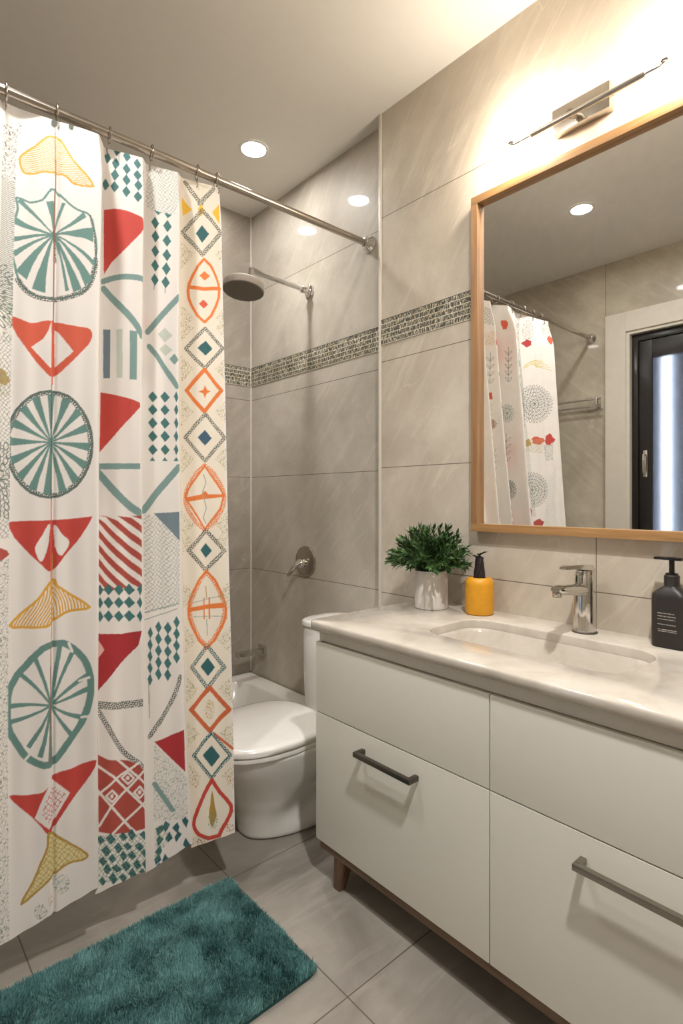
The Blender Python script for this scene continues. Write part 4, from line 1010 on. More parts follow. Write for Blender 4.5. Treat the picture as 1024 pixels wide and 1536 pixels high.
S 0 slateg 2.2 197,1198 195,1194 197,1186 202,1179 207,1177 209,1181 207,1189 202,1196 197,1198
S 0 slateg 2.2 179,1191 179,1187 183,1180 190,1174 196,1173 196,1177 192,1184 185,1190 179,1191
S 0 slateg 2.2 165,1180 166,1175 173,1169 182,1165 187,1165 186,1170 179,1176 170,1180 165,1180
S 0 slateg 2.2 156,1165 159,1160 167,1156 177,1154 182,1156 179,1160 170,1165 161,1166 156,1165
S 0 slateg 2.2 153,1148 157,1144 166,1142 176,1142 180,1145 176,1149 166,1151 157,1150 153,1148
S 0 slateg 2.2 156,1130 161,1127 171,1127 179,1130 182,1134 177,1137 168,1136 159,1134 156,1130
S 0 slateg 2.2 166,1113 172,1112 180,1114 187,1119 188,1124 182,1125 174,1122 167,1118 166,1113
S 0 slateg 2.2 201,1070 206,1071 210,1078 210,1086 208,1090 203,1088 199,1082 198,1074 201,1070
S 0 slateg 2.2 221,1065 226,1068 227,1076 226,1083 222,1087 218,1084 216,1077 218,1069 221,1065
S 0 slateg 2.2 242,1065 245,1068 245,1076 241,1084 237,1087 234,1083 234,1075 237,1068 242,1065
S 0 slateg 2.2 262,1068 264,1072 261,1080 256,1087 251,1089 249,1085 251,1077 256,1070 262,1068
S 0 slateg 2.2 279,1075 280,1079 276,1087 269,1093 263,1094 262,1090 267,1082 274,1076 279,1075
S 0 slateg 2.2 294,1085 293,1090 287,1096 279,1101 274,1101 274,1097 280,1090 288,1085 294,1085
S 0 slateg 2.2 305,1098 303,1103 296,1108 287,1111 282,1110 283,1106 291,1100 300,1097 305,1098
S 0 slateg 2.2 312,1113 309,1117 301,1121 291,1123 287,1121 290,1117 298,1113 307,1111 312,1113
S 0 slateg 2.2 314,1130 311,1133 302,1136 292,1136 289,1133 292,1129 302,1127 311,1127 314,1130
S 0 slateg 2.2 312,1146 308,1150 299,1150 290,1148 287,1145 292,1142 301,1141 310,1143 312,1146
S 0 slateg 2.2 306,1163 301,1166 292,1165 285,1161 283,1157 288,1155 297,1156 304,1159 306,1163
S 0 slateg 2.2 296,1179 291,1180 282,1178 276,1173 276,1168 281,1167 289,1170 295,1175 296,1179
S 0 slateg 2.2 282,1193 277,1193 270,1189 265,1183 266,1178 271,1178 278,1182 283,1188 282,1193
S 0 slateg 2.2 266,1204 260,1204 255,1198 252,1191 254,1186 259,1187 264,1193 267,1200 266,1204
S 0 slateg 2.2 247,1212 242,1211 238,1204 237,1196 240,1192 245,1194 249,1201 249,1208 247,1212
S 0 slateg 2.2 227,1217 223,1215 221,1207 222,1199 226,1195 230,1198 232,1206 230,1214 227,1217
S 0 slateg 2.2 206,1218 203,1215 204,1207 207,1199 212,1196 214,1200 214,1207 211,1215 206,1218
S 0 slateg 2.2 187,1215 185,1211 187,1203 192,1196 198,1194 200,1198 197,1206 192,1213 187,1215
S 0 slateg 2.2 169,1209 168,1204 173,1196 180,1190 185,1189 186,1194 182,1201 175,1207 169,1209
S 0 slateg 2.2 154,1198 154,1194 161,1187 169,1182 174,1182 174,1186 168,1193 160,1198 154,1198
S 0 slateg 2.2 142,1185 144,1181 152,1175 161,1172 166,1173 164,1177 157,1183 148,1186 142,1185
S 0 slateg 2.2 135,1170 138,1166 146,1162 156,1160 160,1162 158,1166 149,1170 140,1172 135,1170
S 0 slateg 2.2 132,1153 135,1149 145,1147 154,1147 158,1150 154,1154 145,1156 136,1156 132,1153
S 0 slateg 2.2 133,1136 138,1133 147,1132 156,1134 159,1137 155,1140 145,1141 136,1139 133,1136
S 0 slateg 2.2 139,1119 144,1116 154,1117 162,1121 164,1125 159,1127 149,1126 141,1123 139,1119
S 0 slateg 2.2 150,1103 155,1102 164,1104 170,1109 171,1114 166,1115 157,1112 150,1107 150,1103
S 0 slateg 2.2 164,1089 170,1089 177,1093 182,1099 181,1104 176,1104 168,1100 164,1093 164,1089
S 0 slateg 2.2 181,1078 187,1078 192,1084 195,1091 194,1096 188,1095 182,1089 180,1082 181,1078
S 0 slateg 2.2 241,1047 244,1050 244,1058 241,1066 237,1069 234,1066 233,1058 236,1050 241,1047
S 0 slateg 2.2 261,1049 263,1053 262,1061 257,1068 252,1070 250,1067 251,1059 256,1052 261,1049
S 0 slateg 2.2 279,1054 280,1058 277,1066 271,1072 266,1074 265,1070 268,1062 274,1056 279,1054
S 0 slateg 2.2 296,1062 296,1066 291,1074 284,1079 279,1080 278,1076 283,1069 290,1063 296,1062
S 0 slateg 2.2 310,1072 309,1077 303,1083 295,1088 290,1088 290,1084 296,1077 304,1072 310,1072
S 0 slateg 2.2 321,1085 320,1089 312,1095 304,1098 298,1098 300,1093 307,1088 316,1084 321,1085
S 0 slateg 2.2 329,1099 327,1103 319,1108 310,1110 305,1109 307,1104 315,1100 324,1097 329,1099
S 0 slateg 2.2 334,1114 331,1118 322,1122 313,1123 308,1120 312,1116 320,1113 330,1112 334,1114
S 0 slateg 2.2 335,1131 331,1134 322,1136 313,1136 309,1133 313,1130 322,1127 331,1128 335,1131
S 0 slateg 2.2 333,1147 328,1150 319,1151 311,1149 308,1146 312,1143 321,1142 330,1144 333,1147
S 0 slateg 2.2 327,1164 322,1166 313,1166 305,1163 303,1159 308,1156 317,1157 325,1160 327,1164
S 0 slateg 2.2 318,1180 313,1182 304,1180 298,1175 296,1171 302,1169 310,1171 317,1176 318,1180
S 0 slateg 2.2 306,1194 301,1195 293,1192 288,1187 287,1182 293,1181 300,1185 306,1190 306,1194
S 0 slateg 2.2 292,1208 287,1208 280,1203 276,1197 276,1192 282,1192 288,1197 293,1203 292,1208
S 0 slateg 2.2 275,1219 270,1218 265,1212 262,1205 264,1201 269,1201 274,1207 277,1214 275,1219
S 0 slateg 2.2 257,1227 252,1226 248,1219 247,1212 249,1207 254,1209 258,1215 260,1223 257,1227
S 0 slateg 2.2 238,1233 233,1231 231,1224 231,1216 234,1212 239,1214 242,1221 241,1229 238,1233
S 0 slateg 2.2 218,1236 214,1233 213,1225 215,1217 219,1214 223,1217 224,1224 222,1232 218,1236
S 0 slateg 2.2 198,1236 195,1232 196,1224 199,1217 204,1214 207,1217 206,1225 203,1233 198,1236
S 0 slateg 2.2 179,1233 177,1229 179,1221 184,1213 189,1211 191,1215 189,1223 184,1230 179,1233
S 0 slateg 2.2 161,1226 160,1222 164,1214 170,1208 176,1206 177,1211 173,1218 167,1225 161,1226
S 0 slateg 2.2 145,1218 145,1213 150,1206 158,1200 164,1200 164,1204 158,1211 151,1217 145,1218
S 0 slateg 2.2 132,1206 133,1201 139,1195 148,1191 153,1191 153,1195 146,1202 137,1206 132,1206
S 0 slateg 2.2 121,1192 123,1188 131,1182 140,1179 145,1180 144,1185 136,1190 127,1194 121,1192
S 0 slateg 2.2 114,1177 117,1173 125,1168 135,1167 140,1169 137,1173 128,1177 119,1179 114,1177
S 0 slateg 2.2 110,1161 114,1157 123,1154 133,1153 137,1156 134,1160 124,1163 115,1163 110,1161
S 0 slateg 2.2 110,1143 114,1140 124,1138 134,1140 137,1143 133,1146 123,1148 114,1147 110,1143
S 0 slateg 2.2 114,1126 119,1124 128,1123 137,1126 140,1130 135,1132 125,1133 117,1130 114,1126
S 0 slateg 2.2 121,1110 126,1108 136,1109 144,1113 146,1117 140,1119 131,1118 123,1114 121,1110
S 0 slateg 2.2 132,1094 137,1093 146,1096 153,1101 154,1105 148,1106 139,1104 133,1098 132,1094
S 0 slateg 2.2 146,1080 151,1080 159,1084 164,1090 164,1094 158,1095 151,1091 145,1085 146,1080
S 0 slateg 2.2 162,1068 167,1068 174,1074 178,1081 177,1085 171,1085 164,1080 161,1073 162,1068
S 0 slateg 2.2 180,1058 186,1060 191,1066 193,1073 191,1078 185,1077 180,1070 178,1063 180,1058
S 0 slateg 2.2 200,1052 205,1054 208,1061 209,1068 206,1073 201,1071 197,1064 197,1056 200,1052
S 0 slateg 2.2 220,1048 224,1050 226,1058 225,1066 221,1070 217,1067 215,1059 217,1051 220,1048
P 0 ochre 0 268,958 267,946 276,929 294,930 303,938 316,942 324,959 312,970 295,987 285,986 268,978 261,974
P 0 brick 0 169,959 177,949 184,938 207,931 222,943 231,948 247,961 241,971 216,982 198,989 178,977 160,972
S 0 brick 10.8 205,946 210,911
P 0 white 0 195,2209 -57,2248 -52,2096 206,2062
P 0 rust 0 -8,1978 2,1968 7,1955 17,1950 28,1958 31,1961 36,1973 38,1982 26,1995 14,2000 4,1992 -9,1990
P 0 redd 0 149,1941 147,1933 154,1927 173,1916 184,1922 197,1928 208,1934 196,1944 181,1951 169,1961 151,1956 144,1950
SCR 0 char 0 119,2018 127,1988 144,1964 166,1954 186,1959 199,1979 202,2008 194,2038 177,2061 156,2072 136,2067 122,2047
SCR 0 char 0 -5,2034 1,2011 14,1993 32,1984 49,1988 60,2003 64,2025 58,2048 44,2066 26,2075 10,2071 -2,2056
SCR 0 pale 0 104,1196 38,1270 91,908 176,910
SCR 0 gray 0 20,850 200,870 190,940 30,920
SCR 0 gray 0 20,700 200,720 190,790 30,770
SCR 0 gray 0 20,540 200,560 190,630 30,610
SCR 0 gray 0 20,380 200,400 190,470 30,450
SCR 0 gray 0 20,230 200,250 190,320 30,300
NET 0 gray 0 218,1000 246,1000 246,1500 218,1500
SCR 0 gray 0 212,100 246,100 246,950 212,950
LH 0 gray 0 215,1560 246,1560 246,1900 215,1900
SCR 0 char 0 215,1900 246,1900 246,2040 215,2040
SCR 0 green 0 225,1480 246,1480 246,1580 225,1580
P 2 rust 0 473,1972 479,1959 482,1949 489,1954 497,1952 498,1964 502,1979 502,1995 494,2003 486,1997 479,2000 471,1986
S 2 slateg 1.8 493,1695 480,1862
S 2 slateg 1.4 493,1685 502,1693 507,1711 500,1706 493,1685
S 2 slateg 1.4 493,1685 484,1690 477,1706 484,1704 493,1685
S 2 slateg 1.4 491,1718 500,1727 505,1744 497,1740 491,1718
S 2 slateg 1.4 491,1718 482,1724 475,1739 482,1737 491,1718
S 2 slateg 1.4 489,1752 498,1760 502,1778 495,1773 489,1752
S 2 slateg 1.4 489,1752 480,1757 473,1773 480,1771 489,1752
S 2 slateg 1.4 487,1785 495,1794 500,1812 493,1807 487,1785
S 2 slateg 1.4 487,1785 478,1790 471,1806 478,1804 487,1785
S 2 slateg 1.4 485,1819 493,1827 498,1845 491,1841 485,1819
S 2 slateg 1.4 485,1819 476,1824 469,1839 476,1838 485,1819
S 2 gg 2.2 493,1526 496,1522 501,1521 507,1523 509,1527 506,1531 501,1532 495,1530 493,1526
S 2 gg 2.2 501,1506 504,1506 508,1513 510,1521 509,1526 506,1525 502,1519 500,1511 501,1506
S 2 gg 2.2 516,1502 517,1506 516,1515 513,1524 510,1526 509,1521 510,1512 513,1504 516,1502
S 2 gg 2.2 526,1518 525,1522 520,1527 514,1529 511,1527 512,1522 517,1517 523,1515 526,1518
S 2 gg 2.2 524,1541 521,1542 516,1539 511,1533 511,1528 514,1527 519,1530 524,1536 524,1541
S 2 gg 2.2 512,1554 509,1551 508,1542 508,1533 510,1529 513,1532 514,1541 514,1550 512,1554
S 2 gg 2.2 498,1547 498,1542 501,1534 506,1529 509,1529 509,1534 506,1542 501,1547 498,1547
S 2 gg 2.2 484,1506 487,1505 493,1507 497,1513 498,1518 495,1519 489,1517 485,1511 484,1506
S 2 gg 2.2 493,1490 496,1491 500,1497 503,1505 502,1510 499,1509 495,1503 492,1495 493,1490
S 2 gg 2.2 505,1482 508,1484 510,1493 510,1502 508,1506 505,1503 503,1495 503,1486 505,1482
S 2 gg 2.2 519,1482 520,1486 520,1495 517,1504 514,1506 512,1502 513,1493 516,1484 519,1482
S 2 gg 2.2 530,1491 531,1496 527,1504 523,1510 519,1511 519,1505 522,1498 527,1492 530,1491
S 2 gg 2.2 538,1508 537,1513 532,1518 526,1520 523,1518 524,1513 529,1508 535,1506 538,1508
S 2 gg 2.2 540,1528 537,1532 532,1534 526,1532 524,1528 526,1524 532,1523 538,1525 540,1528
S 2 gg 2.2 536,1549 533,1551 527,1548 523,1542 522,1537 525,1536 531,1538 535,1544 536,1549
S 2 gg 2.2 527,1565 523,1564 520,1558 517,1550 518,1545 521,1546 525,1552 527,1560 527,1565
S 2 gg 2.2 514,1574 512,1571 510,1562 510,1553 512,1549 515,1552 516,1560 516,1569 514,1574
S 2 gg 2.2 501,1573 500,1568 500,1560 503,1551 506,1549 507,1553 507,1562 504,1570 501,1573
S 2 gg 2.2 490,1563 490,1558 493,1550 497,1545 500,1544 501,1549 498,1557 493,1563 490,1563
S 2 gg 2.2 482,1547 484,1542 488,1537 494,1535 497,1536 496,1541 491,1546 486,1549 482,1547
S 2 gg 2.2 480,1526 483,1523 488,1521 494,1523 496,1527 494,1531 488,1532 482,1530 480,1526
S 2 green 1.8 536,1292 521,1426
S 2 green 1.4 537,1281 550,1289 558,1306 546,1302 537,1281
S 2 green 1.4 537,1281 522,1288 512,1304 523,1301 537,1281
S 2 green 1.4 534,1315 547,1323 554,1340 543,1336 534,1315
S 2 green 1.4 534,1315 519,1321 509,1338 520,1335 534,1315
S 2 green 1.4 530,1349 543,1357 551,1374 540,1370 530,1349
S 2 green 1.4 530,1349 516,1355 506,1371 517,1369 530,1349
S 2 green 1.4 527,1383 540,1391 548,1408 537,1404 527,1383
S 2 green 1.4 527,1383 513,1389 503,1405 514,1402 527,1383
S 2 slateg 2.2 524,1139 527,1136 532,1135 537,1136 538,1139 536,1142 531,1143 526,1142 524,1139
S 2 slateg 2.2 532,1123 535,1123 538,1128 540,1134 539,1138 536,1138 533,1133 531,1127 532,1123
S 2 slateg 2.2 545,1119 546,1122 545,1129 542,1136 540,1138 538,1134 540,1127 542,1121 545,1119
S 2 slateg 2.2 554,1130 553,1134 548,1138 543,1140 540,1138 542,1135 546,1130 552,1129 554,1130
S 2 slateg 2.2 552,1148 549,1150 544,1148 541,1143 540,1140 543,1138 548,1140 552,1144 552,1148
S 2 slateg 2.2 541,1159 538,1157 537,1151 538,1144 540,1140 542,1142 543,1149 542,1156 541,1159
S 2 slateg 2.2 528,1155 528,1151 532,1145 536,1140 539,1140 539,1144 536,1150 531,1155 528,1155
S 2 slateg 2.2 516,1124 519,1123 524,1125 528,1128 529,1132 526,1134 521,1132 517,1128 516,1124
S 2 slateg 2.2 525,1111 528,1112 531,1116 533,1122 533,1126 530,1126 526,1122 524,1116 525,1111
S 2 slateg 2.2 536,1104 538,1106 540,1112 540,1119 538,1122 536,1120 534,1114 534,1107 536,1104
S 2 slateg 2.2 548,1103 550,1106 549,1113 546,1120 543,1122 542,1119 543,1112 545,1105 548,1103
S 2 slateg 2.2 558,1109 558,1113 556,1120 551,1125 548,1125 548,1121 551,1115 555,1110 558,1109
S 2 slateg 2.2 565,1122 564,1126 559,1130 554,1132 551,1131 552,1127 557,1123 562,1120 565,1122
S 2 slateg 2.2 566,1137 564,1140 559,1142 554,1141 552,1138 554,1135 559,1134 564,1135 566,1137
S 2 slateg 2.2 562,1154 559,1155 555,1153 551,1150 550,1146 553,1144 558,1146 562,1150 562,1154
S 2 slateg 2.2 554,1167 551,1166 548,1162 546,1156 546,1152 549,1152 553,1157 554,1163 554,1167
S 2 slateg 2.2 543,1174 540,1172 539,1166 539,1159 541,1155 543,1157 545,1164 545,1171 543,1174
S 2 slateg 2.2 531,1175 530,1172 530,1165 533,1158 536,1156 537,1159 536,1166 534,1173 531,1175
S 2 slateg 2.2 521,1168 521,1164 524,1158 528,1153 531,1153 531,1157 528,1163 524,1168 521,1168
S 2 slateg 2.2 514,1156 516,1152 520,1148 525,1146 528,1147 526,1151 522,1155 517,1157 514,1156
S 2 slateg 2.2 513,1140 515,1138 520,1136 525,1137 527,1140 525,1143 520,1144 515,1143 513,1140
S 2 slateg 2.2 517,1101 520,1101 524,1106 526,1111 525,1115 522,1115 519,1111 516,1105 517,1101
S 2 slateg 2.2 527,1092 530,1094 532,1099 533,1106 532,1110 529,1108 526,1103 526,1096 527,1092
S 2 slateg 2.2 538,1087 541,1090 542,1096 541,1103 539,1107 537,1104 536,1098 536,1091 538,1087
S 2 slateg 2.2 550,1087 552,1090 551,1097 549,1104 546,1106 545,1103 545,1096 548,1090 550,1087
S 2 slateg 2.2 561,1091 562,1095 559,1102 556,1108 553,1109 552,1105 554,1098 558,1093 561,1091
S 2 slateg 2.2 570,1100 569,1104 566,1110 561,1114 558,1114 558,1110 562,1104 566,1100 570,1100
S 2 slateg 2.2 576,1112 574,1116 570,1120 565,1123 562,1122 563,1118 568,1113 573,1111 576,1112
S 2 slateg 2.2 578,1126 576,1130 571,1133 566,1133 564,1131 566,1128 571,1125 576,1124 578,1126
S 2 slateg 2.2 577,1142 575,1145 570,1146 565,1144 563,1141 566,1138 571,1137 576,1139 577,1142
S 2 slateg 2.2 573,1158 570,1159 565,1158 561,1154 561,1150 564,1149 568,1150 572,1154 573,1158
S 2 slateg 2.2 566,1171 563,1172 559,1168 556,1163 556,1159 559,1159 563,1162 566,1167 566,1171
S 2 slateg 2.2 557,1182 554,1181 551,1176 549,1170 550,1166 553,1167 556,1172 558,1178 557,1182
S 2 slateg 2.2 546,1189 544,1187 542,1181 542,1174 544,1170 546,1172 548,1178 548,1185 546,1189
S 2 slateg 2.2 535,1191 533,1188 533,1182 534,1175 536,1172 538,1175 538,1182 537,1188 535,1191
S 2 slateg 2.2 524,1189 523,1186 524,1179 527,1172 530,1170 531,1174 530,1181 527,1187 524,1189
S 2 slateg 2.2 514,1182 514,1178 517,1172 521,1167 524,1166 524,1170 521,1177 517,1182 514,1182
S 2 slateg 2.2 507,1172 508,1168 512,1163 516,1159 519,1160 518,1164 515,1169 510,1172 507,1172
S 2 slateg 2.2 503,1159 504,1155 509,1151 514,1150 516,1151 515,1155 510,1159 505,1160 503,1159
S 2 slateg 2.2 501,1144 504,1140 509,1139 514,1139 516,1142 513,1145 508,1147 503,1146 501,1144
S 2 slateg 2.2 503,1128 506,1126 511,1126 516,1129 517,1132 514,1134 509,1134 505,1132 503,1128
S 2 slateg 2.2 509,1114 512,1112 516,1115 520,1119 520,1123 517,1124 513,1122 509,1118 509,1114
P 2 gray 0 556,970 565,958 569,952 581,941 590,949 591,959 596,969 597,980 584,986 573,998 564,990 554,980
NET 4 char 0 715,2047 670,2029 675,1944 721,1965
SCR 4 ochre 0 717,1914 679,1922 684,1848 721,1855
S 4 slateg 1.8 717,1675 703,1818
S 4 slateg 1.4 718,1665 728,1673 734,1691 725,1686 718,1665
S 4 slateg 1.4 718,1665 706,1670 698,1685 707,1683 718,1665
S 4 slateg 1.4 715,1701 725,1709 731,1727 722,1722 715,1701
S 4 slateg 1.4 715,1701 703,1706 695,1721 704,1719 715,1701
S 4 slateg 1.4 712,1737 722,1745 728,1763 720,1758 712,1737
S 4 slateg 1.4 712,1737 701,1742 692,1757 702,1755 712,1737
S 4 slateg 1.4 709,1773 720,1781 726,1799 717,1794 709,1773
S 4 slateg 1.4 709,1773 698,1778 690,1793 699,1791 709,1773
P 4 rust 0 713,1601 711,1590 717,1584 727,1587 733,1584 742,1594 745,1605 737,1616 730,1622 724,1619 714,1621 712,1612
S 4 olive 1.8 737,1501 728,1577
S 4 olive 1.4 738,1491 748,1499 753,1516 745,1512 738,1491
S 4 olive 1.4 738,1491 727,1497 719,1513 728,1510 738,1491
S 4 olive 1.4 736,1517 745,1524 750,1541 742,1537 736,1517
S 4 olive 1.4 736,1517 725,1522 717,1538 726,1536 736,1517
S 4 olive 1.4 734,1542 743,1550 748,1567 740,1562 734,1542
S 4 olive 1.4 734,1542 723,1547 715,1563 724,1561 734,1542
S 4 brown 2.2 716,1463 718,1461 723,1460 727,1462 728,1464 726,1466 722,1466 718,1465 716,1463
S 4 brown 2.2 722,1451 725,1452 728,1456 729,1460 729,1463 726,1463 723,1459 722,1454 722,1451
S 4 brown 2.2 734,1450 735,1452 734,1457 732,1462 730,1463 728,1460 729,1455 731,1451 734,1450
S 4 brown 2.2 742,1458 740,1461 737,1464 732,1465 730,1464 731,1461 735,1458 739,1457 742,1458
S 4 brown 2.2 740,1472 738,1472 734,1471 730,1467 730,1464 732,1464 736,1466 740,1469 740,1472
S 4 brown 2.2 731,1479 729,1477 728,1472 728,1467 729,1465 731,1467 733,1472 732,1477 731,1479
S 4 brown 2.2 720,1475 720,1472 723,1468 726,1465 729,1465 729,1468 726,1472 723,1475 720,1475
S 4 brown 2.2 709,1452 712,1451 716,1452 719,1456 720,1458 718,1459 713,1458 710,1455 709,1452
S 4 brown 2.2 716,1443 718,1443 722,1447 724,1451 723,1454 720,1454 717,1450 716,1446 716,1443
S 4 brown 2.2 725,1438 728,1439 729,1444 729,1449 728,1452 725,1450 724,1445 724,1440 725,1438
S 4 brown 2.2 736,1438 737,1441 736,1446 734,1450 732,1452 731,1449 732,1444 733,1440 736,1438
S 4 brown 2.2 745,1444 745,1446 742,1451 739,1454 736,1454 736,1452 739,1447 742,1444 745,1444
S 4 brown 2.2 751,1453 750,1456 746,1459 742,1460 739,1459 740,1456 744,1453 748,1452 751,1453
S 4 brown 2.2 752,1465 750,1467 746,1468 742,1466 740,1464 742,1462 746,1462 751,1462 752,1465
S 4 brown 2.2 749,1476 747,1477 743,1476 739,1473 739,1470 741,1469 745,1470 749,1474 749,1476
S 4 brown 2.2 742,1485 740,1485 737,1482 735,1477 735,1474 738,1474 741,1478 743,1482 742,1485
S 4 brown 2.2 733,1490 731,1489 730,1484 730,1479 731,1476 733,1478 735,1483 734,1488 733,1490
S 4 brown 2.2 723,1490 722,1487 722,1482 724,1478 726,1476 728,1479 727,1484 725,1488 723,1490
S 4 brown 2.2 714,1484 714,1482 716,1477 720,1474 722,1474 722,1476 720,1481 717,1484 714,1484
S 4 brown 2.2 708,1475 709,1472 713,1469 717,1468 719,1469 718,1472 715,1475 711,1476 708,1475
S 4 brown 2.2 706,1463 708,1461 713,1460 717,1462 719,1464 717,1466 712,1466 708,1466 706,1463
P 4 rust 0 745,1369 750,1357 754,1354 758,1344 763,1348 763,1361 763,1370 763,1383 759,1386 753,1395 750,1391 746,1378
S 4 green 1.8 755,1237 739,1359
S 4 green 1.4 756,1227 772,1234 781,1251 768,1247 756,1227
S 4 green 1.4 756,1227 739,1233 726,1249 740,1246 756,1227
S 4 green 1.4 753,1258 768,1265 777,1282 764,1278 753,1258
S 4 green 1.4 753,1258 736,1264 723,1280 737,1277 753,1258
S 4 green 1.4 749,1288 765,1295 774,1312 761,1308 749,1288
S 4 green 1.4 749,1288 733,1294 720,1310 734,1307 749,1288
S 4 green 1.4 746,1319 762,1326 770,1343 757,1339 746,1319
S 4 green 1.4 746,1319 730,1324 718,1340 731,1338 746,1319
SCR 4 slateg 0 786,1181 730,1180 756,957 821,939
'''

# ------------------------------------------------------------------ toilet
TY = 1.565
tl = thing('toilet', 'white ceramic toilet with closed lid between vanity and curtain', 'toilet', (1.15, TY, 0))
def dshape(xf, xb, hw, z, rf=.55, n=36, pw=2.6, tb=.82, waist=0, wx=1.1):
    """outline of a rounded D: blunt front at xf, straighter back at xb"""
    out = []
    for i in range(n):
        a = 2*PI*i/n; c, s = math.cos(a), math.sin(a)
        e = 2/pw
        X = math.copysign(abs(c)**e, c); Y = math.copysign(abs(s)**e, s)
        cx = (xf+xb)/2; hx = (xb-xf)/2
        taper = 1-(1-tb)*max(0, -X)**1.5
        if waist: taper *= 1-waist*min(1, max(0, (cx+hx*X-wx)/.16))**1.2
        out.append((cx+hx*X, TY+hw*Y*taper, z))
    return out
bm = BM()
secs = [(0, .955, 1.40, .118), (.006, .945, 1.41, .125), (.03, .942, 1.41, .127), (.08, .932, 1.405, .130), (.14, .905, 1.39, .142), (.19, .875, 1.37, .157), (.24, .842, 1.34, .172), (.275, .822, 1.33, .181), (.295, .815, 1.32, .184), (.300, .82, 1.315, .18)]
zs = [q[0] for q in secs]; dens = [0, .006]+[.015+.0142*i for i in range(20)]+[.295, .300]; rows = []
for z in dens:
    a, b, h = (float(np.interp(z, zs, [q[j] for q in secs])) for j in (1, 2, 3))
    u1 = max(0, min(1, (z-.01)/.09)); u2 = max(0, min(1, (.30-z)/.16)); u1 = u1*u1*(3-2*u1); u2 = u2*u2*(3-2*u2)
    rows.append(dshape(a, b, h, z, n=64, pw=2.5+.3*z/.3, waist=.36*u1*u2, wx=.92+.85*z))
loft(bm, rows); obj('bowl', bm, M['white'], tl, angle=60)
bm = BM(); loft(bm, [dshape(xf, 1.235, h, z, pw=3.0) for z, xf, h in ((.3015, .818, .181), (.303, .812, .185), (.314, .810, .186), (.317, .813, .184))]); obj('seat', bm, M['white'], tl, angle=60)
bm = BM(); loft(bm, [dshape(xf, xb, h, z, pw=3.0) for z, xf, xb, h in ((.319, .812, 1.235, .184), (.321, .806, 1.238, .188), (.334, .804, 1.24, .189), (.340, .810, 1.235, .184), (.3435, .83, 1.22, .168), (.346, .88, 1.17, .12), (.347, .96, 1.10, .05))]); obj('lid', bm, M['white'], tl, angle=60)
def tnk(i, z, r=.075, x0=1.283, x1=1.50, y0=1.475, y1=1.725): return rrect(x0+i, x1-i, y0+i, y1-i, r, z, 8)
bm = BM(); loft(bm, [tnk(.03, .16), tnk(.012, .24), tnk(.004, .34), tnk(0, .45), tnk(.0, .605), tnk(.003, .609)]); obj('tank', bm, M['white'], tl, angle=60)
bm = BM(); loft(bm, [tnk(.001, .6105), tnk(-.004, .613), tnk(-.004, .627), tnk(0, .631), tnk(.01, .634), tnk(.05, .6355)]); ld = obj('tank_lid', bm, M['white'], tl, angle=60)
bm = BM(); lathe(bm, (1.405, 1.60, .635), [(.020, 0), (.020, .005), (.018, .007), (.012, .007), (.011, .0055), (.0, .0055)], 28); obj('flush_button', bm, M['chrome'], ld)
bm = BM(); box(bm, 1.48, XT-.0005, 1.53, 1.67, .2, .56, .01); obj('wall_bracket', bm, M['white'], tl)

# ------------------------------------------------------------------ bathtub
bm = BM(); tx0, tx1, ty0, ty1 = XL+.001, XT-.0065, 1.80, YB-.001; zr = .195
lp = [rrect(tx0, tx1, ty0, ty1, .01, z, 6) for z in (0.0, zr-.006)]+[rrect(tx0+.004, tx1-.003, ty0+.004, ty1-.004, .01, zr, 6)]
lp += [rrect(tx0+.07, tx1-.085, ty0+.06, ty1-.07, .09, zr, 6), rrect(tx0+.078, tx1-.093, ty0+.068, ty1-.078, .09, zr-.008, 6), rrect(tx0+.11, tx1-.12, ty0+.1, ty1-.11, .1, .08, 6), rrect(tx0+.2, tx1-.18, ty0+.16, ty1-.17, .1, .055, 6)]
loft(bm, lp); tb = obj('bathtub', bm, M['tub'], angle=50, label='white bathtub with a low rim in the tiled alcove behind the curtain', cat='bathtub')
# tub spout
ts = thing('tub_spout', 'square chrome tub spout low on the alcove wall', 'spout', (XT, 2.36, .30))
bm = BM(); box(bm, XT-.15, XT-.012, 2.335, 2.375, .318, .342, .004); obj('spout_body', bm, M['chrome'], ts)
bm = BM(); box(bm, XT-.014, XT+.001, 2.325, 2.385, .300, .358, .004); obj('wall_plate', bm, M['chrome'], ts)
# shower control
sc = thing('shower_valve', 'round chrome shower control on the grey tile above the toilet tank', 'shower control', (XT, 2.003, .74))
bm = BM(); lathe(bm, (XT-.010, 2.003, .808), [(.066, 0), (.070, .002), (.072, .011)], 48, 'x'); obj('wall_plate', bm, M['steel'], sc)
bm = BM(); lathe(bm, (XT-.042, 2.003, .80), [(.016, 0), (.02, .006), (.021, .032)], 28, 'x')
tube(bm, [(XT-.034, 2.0, .812), (XT-.052, 2.008, .80), (XT-.066, 2.03, .764), (XT-.07, 2.045, .742)], [.013, .013, .010, .008], 14); obj('lever', bm, M['chrome'], sc)

